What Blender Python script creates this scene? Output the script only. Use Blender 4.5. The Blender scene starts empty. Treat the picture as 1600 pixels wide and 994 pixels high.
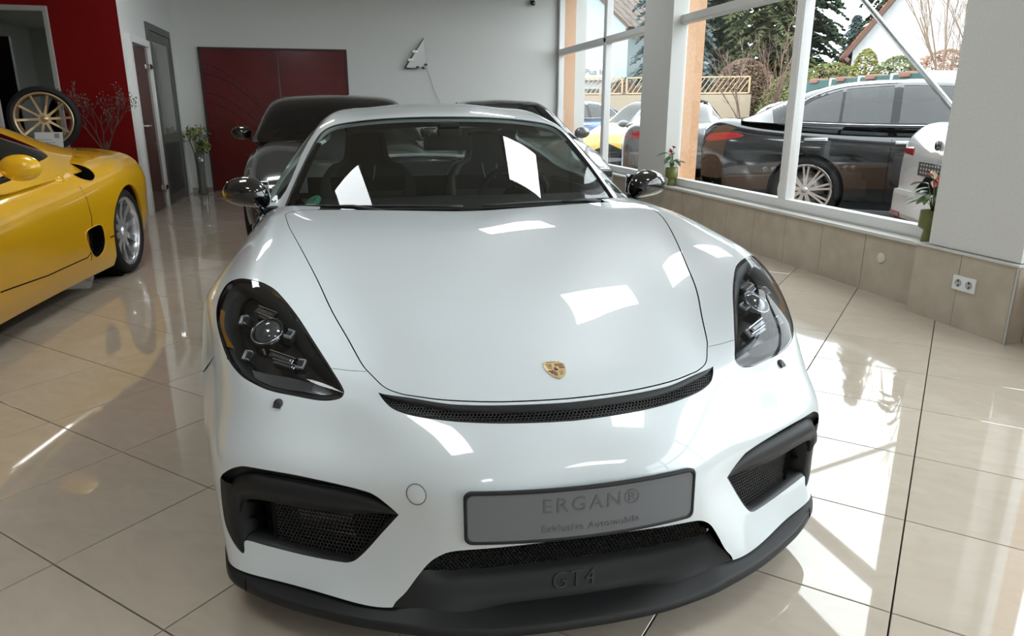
import bpy, bmesh, math, random
import numpy as np
from mathutils import Vector, Matrix, noise
from mathutils.geometry import delaunay_2d_cdt

# ------------------------------------------------------------------ camera, world, light, exposure
SC = bpy.context.scene
COL = SC.collection
CAM_H = 1.2134
cam_data = bpy.data.cameras.new('camera')
cam_data.sensor_fit = 'HORIZONTAL'
cam_data.sensor_width = 36.0
cam_data.lens = 36.0 * 1115.4 / 1600.0
cam_data.clip_start = 0.05
cam_data.clip_end = 300
cam = bpy.data.objects.new('camera', cam_data)
COL.objects.link(cam)
cam.location = (0, 0, CAM_H)
cam.rotation_euler = (math.radians(90 - 16.108), 0, math.radians(-13.229))
SC.camera = cam
SC.view_settings.view_transform = 'Standard'
SC.view_settings.look = 'None'
SC.view_settings.exposure = 0.48
SC.view_settings.gamma = 1.0
SC.view_settings.use_curve_mapping = False
try:
    SC.cycles.max_bounces = 10
    SC.cycles.diffuse_bounces = 4
    SC.cycles.glossy_bounces = 5
    SC.cycles.transmission_bounces = 8
    SC.cycles.transparent_max_bounces = 16
    SC.cycles.caustics_reflective = False
    SC.cycles.caustics_refractive = False
    SC.cycles.sample_clamp_indirect = 6.0
    SC.cycles.use_denoising = True
except Exception:
    pass
SKY_L = 4.2
wld = bpy.data.worlds.new('overcast_sky')
SC.world = wld
wld.use_nodes = True
wn = wld.node_tree
wn.nodes['Background'].inputs[0].default_value = (0.90, 0.955, 1.0, 1)
wn.nodes['Background'].inputs[1].default_value = SKY_L

# ------------------------------------------------------------------ helpers
R = math.radians
def lin(r, g, b):
    def f(c):
        c /= 255.0
        return c / 12.92 if c <= 0.04045 else ((c + 0.055) / 1.055) ** 2.4
    return (f(r), f(g), f(b), 1.0)

MATS = {}
def mat(name, col, rough=0.5, metal=0.0, coat=0.0, spec=0.5, emit=None, estr=0.0, ior=1.5, coat_rough=0.03):
    if name in MATS: return MATS[name]
    m = bpy.data.materials.new(name); m.use_nodes = True
    b = m.node_tree.nodes['Principled BSDF']
    if len(col) == 3: col = (*col, 1)
    b.inputs['Base Color'].default_value = col
    b.inputs['Roughness'].default_value = rough
    b.inputs['Metallic'].default_value = metal
    b.inputs['Coat Weight'].default_value = coat
    b.inputs['Coat Roughness'].default_value = coat_rough
    b.inputs['Specular IOR Level'].default_value = spec
    b.inputs['IOR'].default_value = ior
    if emit:
        b.inputs['Emission Color'].default_value = (*emit[:3], 1)
        b.inputs['Emission Strength'].default_value = estr
    MATS[name] = m
    return m

def glass_mat(name, tint=(0.9, 0.95, 0.93), refl=1.0, rough=0.0, ior=1.5):
    """thin architectural / car glazing: tinted see-through plus fresnel mirror"""
    if name in MATS: return MATS[name]
    m = bpy.data.materials.new(name); m.use_nodes = True
    nt = m.node_tree; nt.nodes.clear()
    out = nt.nodes.new('ShaderNodeOutputMaterial'); mix = nt.nodes.new('ShaderNodeMixShader')
    tr = nt.nodes.new('ShaderNodeBsdfTransparent'); gl = nt.nodes.new('ShaderNodeBsdfGlossy')
    fr = nt.nodes.new('ShaderNodeFresnel'); mu = nt.nodes.new('ShaderNodeMath')
    mu.operation = 'MULTIPLY'; mu.inputs[1].default_value = refl
    geo = nt.nodes.new('ShaderNodeNewGeometry')
    fr.inputs['IOR'].default_value = ior
    # facing-independent fresnel (thin sheet): keep the outside index on both sides
    mi = nt.nodes.new('ShaderNodeMix'); mi.data_type = 'FLOAT'
    mi.inputs[2].default_value = ior; mi.inputs[3].default_value = 1.0 / ior
    nt.links.new(geo.outputs['Backfacing'], mi.inputs[0]); nt.links.new(mi.outputs[0], fr.inputs['IOR'])
    tr.inputs[0].default_value = (*tint, 1); gl.inputs['Roughness'].default_value = rough
    nt.links.new(fr.outputs[0], mu.inputs[0]); nt.links.new(mu.outputs[0], mix.inputs[0])
    nt.links.new(tr.outputs[0], mix.inputs[1]); nt.links.new(gl.outputs[0], mix.inputs[2])
    nt.links.new(mix.outputs[0], out.inputs[0])
    MATS[name] = m
    return m

def noise_mat(name, c1, c2, scale=20, rough=0.8, detail=6, bump=0.0, metal=0.0, spec=0.5, coat=0.0, stretch=(1, 1, 1), r0=0.35, r1=0.65):
    if name in MATS: return MATS[name]
    m = mat(name, c1, rough, metal, coat, spec)
    nt = m.node_tree; b = nt.nodes['Principled BSDF']
    tc = nt.nodes.new('ShaderNodeTexCoord'); mp = nt.nodes.new('ShaderNodeMapping')
    mp.inputs['Scale'].default_value = stretch
    nz = nt.nodes.new('ShaderNodeTexNoise'); nz.inputs['Scale'].default_value = scale; nz.inputs['Detail'].default_value = detail
    cr = nt.nodes.new('ShaderNodeValToRGB')
    cr.color_ramp.elements[0].position = r0; cr.color_ramp.elements[1].position = r1
    cr.color_ramp.elements[0].color = (*c1[:3], 1); cr.color_ramp.elements[1].color = (*c2[:3], 1)
    nt.links.new(tc.outputs['Object'], mp.inputs[0]); nt.links.new(mp.outputs[0], nz.inputs['Vector'])
    nt.links.new(nz.outputs['Fac'], cr.inputs[0]); nt.links.new(cr.outputs[0], b.inputs['Base Color'])
    if bump:
        bp = nt.nodes.new('ShaderNodeBump'); bp.inputs['Strength'].default_value = bump; bp.inputs['Distance'].default_value = 0.01
        nt.links.new(nz.outputs['Fac'], bp.inputs['Height']); nt.links.new(bp.outputs[0], b.inputs['Normal'])
    return m

def empty(name, label, cat, loc=(0, 0, 0), rz=0.0, group=None):
    o = bpy.data.objects.new(name, None); COL.objects.link(o)
    o.empty_display_size = 0.1
    o.location = loc; o.rotation_euler = (0, 0, rz)
    o['label'] = label; o['category'] = cat
    if group: o['group'] = group
    return o
def tag(o, label=None, cat=None, group=None, kind=None):
    if label: o['label'] = label
    if cat: o['category'] = cat
    if group: o['group'] = group
    if kind: o['kind'] = kind
    return o
def link(name, me, m=None, parent=None, loc=None, rot=None):
    o = bpy.data.objects.new(name, me); COL.objects.link(o)
    if m is not None:
        for mm in (m if isinstance(m, (list, tuple)) else [m]): me.materials.append(mm)
    if parent is not None: o.parent = parent
    if loc is not None: o.location = loc
    if rot is not None: o.rotation_euler = rot
    return o
def recalc(me):
    bm = bmesh.new(); bm.from_mesh(me)
    bmesh.ops.recalc_face_normals(bm, faces=bm.faces[:]); bm.to_mesh(me); bm.free()

class MB:
    """collects simple shapes into one mesh"""
    def __init__(s): s.v = []; s.f = []; s.sm = []
    def add(s, vs, fs, smooth=False):
        o = len(s.v); s.v += [tuple(map(float, p)) for p in vs]
        s.f += [tuple(i + o for i in f) for f in fs]; s.sm += [smooth] * len(fs); return s
    def box(s, x0, x1, y0, y1, z0, z1, M=None):
        vs = [(x, y, z) for z in (z0, z1) for y in (y0, y1) for x in (x0, x1)]
        if M is not None: vs = [tuple(M @ Vector(v)) for v in vs]
        return s.add(vs, [(0, 2, 3, 1), (4, 5, 7, 6), (0, 1, 5, 4), (2, 6, 7, 3), (0, 4, 6, 2), (1, 3, 7, 5)])
    def bbox(s, x0, x1, y0, y1, z0, z1, r=0.005, M=None):
        """box with chamfered edges"""
        r = min(r, (x1 - x0) * .45, (y1 - y0) * .45, (z1 - z0) * .45)
        bm = bmesh.new(); bmesh.ops.create_cube(bm, size=1)
        for v in bm.verts: v.co = Vector(((x0 + x1) / 2 + v.co.x * (x1 - x0), (y0 + y1) / 2 + v.co.y * (y1 - y0), (z0 + z1) / 2 + v.co.z * (z1 - z0)))
        bmesh.ops.bevel(bm, geom=bm.edges[:], offset=r, segments=2, affect='EDGES', profile=0.7)
        return s.bm(bm, M)
    def bm(s, bm, M=None, smooth=False):
        bm.verts.index_update()
        vs = [(M @ v.co if M is not None else v.co)[:] for v in bm.verts]
        s.add(vs, [tuple(v.index for v in f.verts) for f in bm.faces], smooth); bm.free(); return s
    def tube(s, pts, r, n=8, smooth=True, caps=True, closed=False):
        pts = [Vector(p) for p in pts]; k = len(pts)
        rs = r if isinstance(r, (list, tuple)) else [r] * k
        prev = None; rings = []
        for i, p in enumerate(pts):
            if closed: t = pts[(i + 1) % k] - pts[i - 1]
            else: t = pts[min(i + 1, k - 1)] - pts[max(i - 1, 0)]
            t.normalize()
            if prev is None:
                a = t.cross(Vector((0, 0, 1)))
                if a.length < 1e-3: a = t.cross(Vector((1, 0, 0)))
            else: a = prev - t * prev.dot(t)
            a.normalize(); prev = a; b = t.cross(a)
            rings.append([p + (a * math.cos(2 * math.pi * j / n) + b * math.sin(2 * math.pi * j / n)) * rs[i] for j in range(n)])
        vs = [v for q in rings for v in q]; fs = []
        for i in range(k if closed else k - 1):
            for j in range(n):
                i2 = (i + 1) % k
                fs.append((i * n + j, i * n + (j + 1) % n, i2 * n + (j + 1) % n, i2 * n + j))
        if caps and not closed:
            fs.append(tuple(range(n))[::-1]); fs.append(tuple((k - 1) * n + j for j in range(n)))
        return s.add([v[:] for v in vs], fs, smooth)
    def lathe(s, prof, n=32, M=None, smooth=True, axis='Z'):
        vs = []; fs = []; k = len(prof)
        for i in range(n):
            a = 2 * math.pi * i / n
            for (r_, z) in prof:
                p = Vector((r_ * math.cos(a), r_ * math.sin(a), z))
                if axis == 'X': p = Vector((z, r_ * math.cos(a), r_ * math.sin(a)))
                if axis == 'Y': p = Vector((r_ * math.cos(a), z, r_ * math.sin(a)))
                vs.append((M @ p if M is not None else p)[:])
        for i in range(n):
            for j in range(k - 1):
                i2 = (i + 1) % n
                fs.append((i * k + j, i2 * k + j, i2 * k + j + 1, i * k + j + 1))
        return s.add(vs, fs, smooth)
    def prism(s, poly, h0, h1, M=None, plane='XY'):
        """extrude 2d polygon"""
        def P(a, b, c):
            p = Vector((a, b, c)) if plane == 'XY' else (Vector((a, c, b)) if plane == 'XZ' else Vector((c, a, b)))
            return (M @ p if M is not None else p)[:]
        n = len(poly)
        vs = [P(a, b, h0) for a, b in poly] + [P(a, b, h1) for a, b in poly]
        fs = [tuple(range(n))[::-1], tuple(range(n, 2 * n))] + [(i, (i + 1) % n, n + (i + 1) % n, n + i) for i in range(n)]
        return s.add(vs, fs)
    def sweep(s, sec, path, smooth=True, closed=False):
        pass
    def grid(s, P, smooth=True, closed_u=False, flip=False):
        """P[r][c] array of points"""
        P = np.asarray(P, float); r_, c_ = P.shape[:2]
        fs = []
        for i in range(r_ - 1):
            for j in range(c_ if closed_u else c_ - 1):
                j2 = (j + 1) % c_
                f = (i * c_ + j, i * c_ + j2, (i + 1) * c_ + j2, (i + 1) * c_ + j)
                fs.append(f[::-1] if flip else f)
        return s.add(P.reshape(-1, 3), fs, smooth)
    def mesh(s, name, fix=True):
        me = bpy.data.meshes.new(name); me.from_pydata(s.v, [], s.f); me.update()
        me.polygons.foreach_set('use_smooth', s.sm)
        if fix: recalc(me)
        return me
    def build(s, name, m=None, parent=None, loc=None, rot=None, fix=True):
        return link(name, s.mesh(name, fix), m, parent, loc, rot)

def subsurf(o, lv=2):
    md = o.modifiers.new('s', 'SUBSURF'); md.levels = lv; md.render_levels = lv
    for p in o.data.polygons: p.use_smooth = True
    return o
def bevel(o, w=0.004, seg=2):
    md = o.modifiers.new('b', 'BEVEL'); md.width = w; md.segments = seg; md.limit_method = 'ANGLE'; md.angle_limit = R(40)
    return o
def thick(o, t, off=0):
    md = o.modifiers.new('t', 'SOLIDIFY'); md.thickness = t; md.offset = off; return o

def copy_tree(o, parent=None):
    c = o.copy(); COL.objects.link(c); c.parent = parent
    for ch in list(o.children): copy_tree(ch, c)
    return c

# ---- natural cubic spline in cardinal form
def knots_of(P):
    d = np.linalg.norm(np.diff(P, axis=1), axis=2).mean(axis=0)
    return np.r_[0, np.cumsum(d)]
class Spl:
    def __init__(s, k):
        k = np.asarray(k, float); n = len(k); s.k = k; h = np.diff(k)
        A = np.zeros((n, n)); B = np.zeros((n, n)); A[0, 0] = A[-1, -1] = 1
        for i in range(1, n - 1):
            A[i, i - 1] = h[i - 1]; A[i, i] = 2 * (h[i - 1] + h[i]); A[i, i + 1] = h[i]
            B[i, i - 1] = 6 / h[i - 1]; B[i, i] = -6 / h[i - 1] - 6 / h[i]; B[i, i + 1] = 6 / h[i]
        s.M = np.linalg.solve(A, B)
    def W(s, t, der=0):
        t = np.atleast_1d(np.asarray(t, float)); k = s.k; n = len(k)
        i = np.clip(np.searchsorted(k, t, 'right') - 1, 0, n - 2); h = k[i + 1] - k[i]
        a = (k[i + 1] - t) / h; b = (t - k[i]) / h; I = np.eye(n)
        if der == 0:
            return a[:, None] * I[i] + b[:, None] * I[i + 1] + (((a ** 3 - a) * h * h / 6)[:, None]) * s.M[i] + (((b ** 3 - b) * h * h / 6)[:, None]) * s.M[i + 1]
        return (I[i + 1] - I[i]) / h[:, None] + ((-(3 * a * a - 1) * h / 6)[:, None]) * s.M[i] + (((3 * b * b - 1) * h / 6)[:, None]) * s.M[i + 1]
class Surf:
    """tensor spline through a net P[row][col]; mirrored about column 0 when sym (x -> -x)"""
    def __init__(s, net, sym=True, out=(0, 0, 1)):
        P = np.array(net, float); s.nc = P.shape[1]; s.sg = 1
        ku = knots_of(P); kv = knots_of(P.transpose(1, 0, 2))
        if sym:
            M = P[:, :0:-1].copy(); M[..., 0] *= -1
            P = np.concatenate([M, P], 1); ku = np.r_[-ku[:0:-1], ku]
        s.P = P; s.U = Spl(ku); s.V = Spl(kv); s.umax = ku[-1]; s.vmax = kv[-1]; s.ku = ku; s.kv = kv
        # normal() always points inward
        if np.dot(s.normal([ku[-1] * .25 if sym else ku[len(ku) // 2]], [kv[len(kv) // 3]])[0], out) > 0: s.sg = -1
    def __call__(s, u, v, du=0, dv=0):
        return np.einsum('nr,nc,rcd->nd', s.V.W(v, dv), s.U.W(u, du), s.P)
    def normal(s, u, v):
        n = np.cross(s(u, v, 1, 0), s(u, v, 0, 1)) * s.sg; return n / (np.linalg.norm(n, axis=1)[:, None] + 1e-12)
def crom(pts, n=8, closed=False):
    """Catmull-Rom resample of a polyline (any dimension)"""
    P = [np.array(p, float) for p in pts]; k = len(P); out = []
    for i in range(k if closed else k - 1):
        g = (lambda j: P[j % k]) if closed else (lambda j: P[min(max(j, 0), k - 1)])
        p0, p1, p2, p3 = g(i - 1), g(i), g(i + 1), g(i + 2)
        for q in range(n):
            t = q / n
            out.append(0.5 * ((2 * p1) + (-p0 + p2) * t + (2 * p0 - 5 * p1 + 4 * p2 - p3) * t * t + (-p0 + 3 * p1 - 3 * p2 + p3) * t ** 3))
    if not closed: out.append(P[-1])
    return np.array(out)
def inpoly(pts, poly):
    pts = np.asarray(pts, float); poly = np.asarray(poly, float)
    x, y = pts[:, 0], pts[:, 1]; c = np.zeros(len(pts), bool); j = len(poly) - 1
    for i in range(len(poly)):
        xi, yi = poly[i]; xj, yj = poly[j]
        with np.errstate(divide='ignore', invalid='ignore'):
            c ^= ((yi > y) != (yj > y)) & (x < (xj - xi) * (y - yi) / (yj - yi + 1e-30) + xi)
        j = i
    return c
# ------------------------------------------------------------------ showroom shell
XW = 3.55          # tiled face under the windows
XG = 3.70          # glazing plane
YB = 12.2          # back wall
ZC = 3.42          # ceiling
M_WALL = noise_mat('white_plaster', (.61, .61, .59), (.65, .65, .625), 90, .9, bump=.06)
M_CEIL = mat('ceiling_white', (.70, .70, .68), .95)
M_FRAME = mat('window_frame_white', (.70, .70, .69), .35)
M_RED = noise_mat('dark_red_plaster', (.150, .0008, .0010), (.162, .0010, .0013), 60, .85, bump=.05, spec=.2)
def struct(o): o['kind'] = 'structure'; return o

def tile_material():
    m = mat('beige_polished_tile', (.52, .465, .39), .03, spec=.5, ior=1.85)
    nt = m.node_tree; b = nt.nodes['Principled BSDF']
    oi = nt.nodes.new('ShaderNodeObjectInfo'); tc = nt.nodes.new('ShaderNodeTexCoord')
    ad = nt.nodes.new('ShaderNodeVectorMath'); ad.operation = 'ADD'
    nt.links.new(tc.outputs['Object'], ad.inputs[0]); nt.links.new(oi.outputs['Location'], ad.inputs[1])
    mp = nt.nodes.new('ShaderNodeMapping'); mp.inputs['Scale'].default_value = (2.0, 4.0, 1)
    nz = nt.nodes.new('ShaderNodeTexNoise'); nz.inputs['Scale'].default_value = 3.0; nz.inputs['Detail'].default_value = 8
    nz.inputs['Distortion'].default_value = 1.2
    cr = nt.nodes.new('ShaderNodeValToRGB'); cr.color_ramp.elements[0].position = .3; cr.color_ramp.elements[1].position = .72
    cr.color_ramp.elements[0].color = (.49, .42, .345, 1); cr.color_ramp.elements[1].color = (.535, .465, .385, 1)
    nt.links.new(ad.outputs[0], mp.inputs[0]); nt.links.new(mp.outputs[0], nz.inputs['Vector']); nt.links.new(nz.outputs['Fac'], cr.inputs[0])
    hs = nt.nodes.new('ShaderNodeHueSaturation')
    mr = nt.nodes.new('ShaderNodeMapRange'); mr.inputs['To Min'].default_value = .96; mr.inputs['To Max'].default_value = 1.04
    nt.links.new(oi.outputs['Random'], mr.inputs['Value']); nt.links.new(mr.outputs[0], hs.inputs['Value']); nt.links.new(cr.outputs[0], hs.inputs['Color'])
    nt.links.new(hs.outputs[0], b.inputs['Base Color'])
    return m
M_TILE = tile_material()
M_GROUT = mat('grout', (.03, .022, .016), .9, spec=.1)

def build_floor():
    mb = MB(); mb.box(-8.2, XW + .2, -5.2, YB + .05, -.12, -.007)
    fl = struct(mb.build('floor', M_GROUT))
    ang = R(44.67); er = Vector((math.sin(ang), math.cos(ang), 0)); es = Vector((math.cos(ang), -math.sin(ang), 0))
    de, ds = .4973, .503; e0, s0 = .8035, .021
    # one shared tile slab: x along es, y along er
    def slab(x0, x1, y0, y1):
        mb = MB(); mb.box(x0, x1, y0, y1, -.012, 0); return mb
    g = .0021; hs_, he = ds / 2 - g, de / 2 - g
    bm = bmesh.new(); bmesh.ops.create_cube(bm, size=1)
    for v in bm.verts: v.co = Vector((v.co.x * 2 * hs_, v.co.y * 2 * he, (v.co.z - .5) * .012))
    bmesh.ops.bevel(bm, geom=[e for e in bm.edges if all(v.co.z > -.001 for v in e.verts)], offset=.0012, segments=1, affect='EDGES')
    me = bpy.data.meshes.new('floor_tile'); bm.to_mesh(me); bm.free(); me.materials.append(M_TILE)
    rot = math.atan2(es.y, es.x)
    cells = []
    for i in range(-40, 40):
        for j in range(-40, 40):
            c = es * (s0 + (i + .5) * ds) + er * (e0 + (j + .5) * de)
            if -8.0 < c.x < XW + .33 and -5.0 < c.y < YB + .1:
                # visible from the photograph?  approximate view wedge
                az = math.degrees(math.atan2(c.x, c.y)) - 13.2; d = math.hypot(c.x, c.y)
                vis = abs(az) < 42 and d > .9
                full = all(XW + .04 > (c + es * a * hs_ + er * b * he).x for a in (-1, 1) for b in (-1, 1))
                cells.append((0 if vis else 1, d, c, full))
    cells.sort(key=lambda q: (q[0], q[1]))
    rest = MB(); n = 0
    for vis, d, c, full in cells:
        if n < 300:
            o = bpy.data.objects.new('floor_tile', me); COL.objects.link(o); o.parent = fl; o.location = c; o.rotation_euler = (0, 0, rot); n += 1
        else:
            M = Matrix.Translation(c) @ Matrix.Rotation(rot, 4, 'Z'); rest.box(-hs_, hs_, -he, he, -.012, 0, M)
    o = rest.build('floor_tiles_far', M_TILE, fl, fix=False); o['kind'] = 'stuff'
build_floor()

def build_window_wall():
    W = struct(link('wall_right', MB().box(XW + .02, XG + .06, -5.2, YB, -.1, .40).box(XW + .02, XG + .26, -5.2, YB + .4, 3.16, ZC).mesh('wall_right'), M_WALL))
    M_BT = noise_mat('beige_wall_tile', (.40, .345, .275), (.46, .40, .325), 6, .22, detail=8, spec=.5)
    # tiled apron below the sill, one slab per tile
    def tiles(x, ys, z1, parent, gap=.0022):
        for a, b in zip(ys[:-1], ys[1:]):
            mb = MB(); mb.bbox(x, x + .012, a + gap, b - gap, .0, z1, .001); mb.build('wall_tile', M_BT, parent)
    tiles(XW, [3.70 + .0] + [3.79 + .475 * k for k in range(0, 9)] + [YB - 4.0 - .02], .395, W)
    tiles(XW, [YB - 4.02 + .0] + [8.65 + .475 * k for k in range(0, 8)], .395, W)
    tiles(XW, [-5.0 + .475 * k for k in range(0, 17)] + [2.97], .395, W)
    mb = MB(); mb.box(XW + .012, XW + .02, -5.1, YB, 0, .395); struct(mb.build('trim_1', M_GROUT))
    # sill boards
    for y0, y1 in ((3.62, 7.55), (8.2, YB), (-5.0, 2.98)):
        mb = MB(); mb.bbox(XW - .015, XG - .01, y0, y1, .395, .418, .004); struct(mb.build('window_sill', mat('sill_stone', (.56, .55, .52), .3)))
    # round cover on the apron
    mb = MB(); mb.lathe([(.0001, -.008), (.032, -.008), (.036, -.004), (.036, .001)], 28, Matrix.Translation((XW, 4.09, .256)), axis='X')
    o = mb.build('round_vent_cover', mat('cream_plastic', (.60, .57, .50), .4)); tag(o, 'small round cream cover plate on the tiled wall under the window', 'cover plate')
    # mullion pillars
    P1 = struct(MB().bbox(XW + .004, XG + .03, 7.60, 8.36, .40, ZC, .008).build('pillar_1', M_WALL)); P1['label'] = 'white pillar between the two shop windows'
    P2 = struct(MB().bbox(3.465, XG + .03, 2.99, 3.62, .44, ZC, .008).build('pillar_2', M_WALL))
    PL = struct(MB().box(3.452, XG, 2.985, 3.683, .0, .425).build('trim_2', M_GROUT))
    for a, b in ((2.985, 3.338), (3.341, 3.683)):
        mb = MB(); mb.bbox(3.440, 3.453, a, b, 0, .425, .001); mb.build('wall_tile', M_BT, PL)
    mb = MB(); mb.bbox(3.452, XG, 2.972, 2.986, 0, .425, .001); mb.build('wall_tile', M_BT, PL)
    mb = MB(); mb.bbox(3.452, XW + .02, 3.682, 3.696, 0, .425, .001); mb.build('wall_tile', M_BT, PL)
    mb = MB(); mb.bbox(3.432, XG, 2.965, 3.70, .425, .437, .002); mb.build('plinth_ledge', mat('sill_stone', (.56, .55, .52), .3), PL)
    mb = MB(); mb.bbox(3.434, 3.447, 2.966, 2.979, 0, .43, .002); mb.build('corner_rail', mat('brushed_alu', (.6, .6, .6), .35, .9), PL)
    # double socket across the tile joint
    s = empty('double_socket', 'white double power socket on the tiled plinth', 'socket', (3.440, 3.287, .264))
    mb = MB(); mb.bbox(-.010, 0, -.078, .078, -.042, .042, .004); mb.build('socket_plate', mat('socket_white', (.72, .73, .73), .35), s)
    for dy in (-.037, .037):
        mb = MB(); mb.lathe([(.0001, -.0103), (.019, -.0103), (.0195, -.0125), (.0225, -.0125), (.0235, -.010)], 24, Matrix.Translation((0, dy, 0)), axis='X'); k = mb.build('socket_well', mat('socket_well_shade', (.40, .41, .41), .4), s)  # proud disc, not sunk: the well's recess shade is put into its darker grey
        for dz in (-.0095, .0095):
            mb = MB(); mb.lathe([(.0001, -.0112), (.0042, -.0112), (.0042, -.009)], 10, Matrix.Translation((0, dy + dz * .3, dz)), axis='X'); mb.build('socket_hole', M_GROUT, k)
        for dz in (-1, 1): MB().box(-.0122, -.0100, dy - .004, dy + .004, *sorted((dz * .014, dz * .019))).build('earth_clip', M_GROUT, k)
    return W
build_window_wall()

G_PANE = glass_mat('window_glass', (.93, .965, .95), 1.6)
M_ORANGE = noise_mat('peach_render', (.62, .36, .21), (.68, .41, .25), 40, .9)
def window(n, y0, y1, mulls, z0=.418, z1=3.16, zt=2.165, handle=None):
    T = bpy.data.objects.new(f'window_{n}', None); COL.objects.link(T); T['kind'] = 'structure'; T['label'] = 'white framed shop window of plain panes'
    T.location = (XG, y0, z0)
    D0, D1 = -.045, .045; fw_ = .062
    L = y1 - y0; hh = z1 - z0
    def bar(name, a, b, c, d, w=None):
        mb = MB(); mb.bbox(D0, D1, a, b, c, d, .006); mb.bbox(D0 - .006, D0 + .01, a + .014, b - .014, c + .014, d - .014, .003) if (b - a) > .05 and (d - c) > .05 else None
        return mb.build(name, M_FRAME, T)
    bar('window_frame_rail', 0, L, 0, fw_ + .02); bar('window_frame_rail', 0, L, hh - fw_, hh)
    bar('window_frame_post', 0, fw_, 0, hh); bar('window_frame_post', L - fw_, L, 0, hh)
    ys = [0] + [m - y0 for m in mulls] + [L]
    for m in mulls: bar('window_mullion', m - y0 - .055, m - y0 + .055, fw_ + .015, hh - fw_ + .005)
    bar('window_transom', 0, L, zt - z0 - .045, zt - z0 + .045)
    for a, b in zip(ys[:-1], ys[1:]):
        for c, d in ((.04, zt - z0), (zt - z0, hh - .02)):
            mb = MB(); mb.box(-.002, .002, a + .03, b - .03, c, d); g = MB()
            g.add([(0, a + .02, c), (0, b - .02, c), (0, b - .02, d), (0, a + .02, d)], [(0, 1, 2, 3)]); g.build('pane', G_PANE, T, fix=False)
    return T
window(1, 8.40, YB - .02, [9.95])
window(2, 3.60, 7.68, [5.47])
window(3, -4.8, 3.0, [-2.2, .4])
# outer reveals, rendered peach
for y, y2 in ((YB - .02, YB + .3), (7.64, 8.40), (2.96, 3.64)):
    o = struct(MB().box(XG + .05, XG + .26, y, y2, -.1, 3.3).build('wall_reveal', M_ORANGE))
struct(MB().box(XG + .06, XG + .26, -5.2, YB + .4, -.1, .40).build('wall_apron_outside', M_ORANGE))

# back wall, left walls, red wall, ceiling, wall behind the viewer
struct(MB().box(-8.2, XG + .45, YB, YB + .25, -.1, ZC).build('wall_back', M_WALL))
struct(MB().box(-2.5, -2.3, 9.304, YB, 0, ZC).build('wall_left', M_WALL))
struct(MB().box(-8.2, -2.3, 9.3, 9.303, 0, ZC).build('wall_red', M_RED))
struct(MB().box(-8.4, -8.2, -5.2, YB, 0, ZC).build('wall_far_left', M_WALL))
struct(MB().box(-8.4, XG + .45, -5.4, -5.2, 0, ZC).build('wall_front', M_WALL))
struct(MB().box(-8.4, XG + .45, -5.4, YB + .25, ZC, ZC + .15).build('ceiling', M_CEIL))
struct(MB().box(-2.29, XG, YB - .012, YB, 0, .07).build('baseboard_back', mat('beige_wall_trim', (.35, .30, .24), .3)))

# ceiling LED panels (the room's own light)
PANEL_L = 11.0
M_LED = mat('led_panel', (.9, .9, .9), .5, emit=(.93, .98, 1.0), estr=PANEL_L)
PANELS = [(x, y) for y in (-2.7, 1.1, 4.85, 8.8) for x in (-1.1, 2.12)]
def led_panels():
    for k, (x, y) in enumerate(PANELS):
        t = empty('ceiling_light', f'white LED panel in the ceiling, {("behind the viewer", "above the coupe nose", "above the coupe roof", "near the back wall")[k // 2]}, {("yellow car", "window")[k % 2]} side', 'ceiling light', (x, y - (.4 if x < 0 else 0), ZC), 0, 'LED panels in the showroom ceiling')
        mb = MB(); mb.box(-.35, .35, -.38, .38, -.016, -.012); mb.build('diffuser', M_LED, t)
        mb = MB()
        for a in (1, -1):
            mb.box(*sorted((a * .35, a * .37)), -.40, .40, -.02, 0); mb.box(-.35, .35, *sorted((a * .38, a * .40)), -.02, 0)
        mb.build('light_frame', M_FRAME, t)
led_panels()
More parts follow.
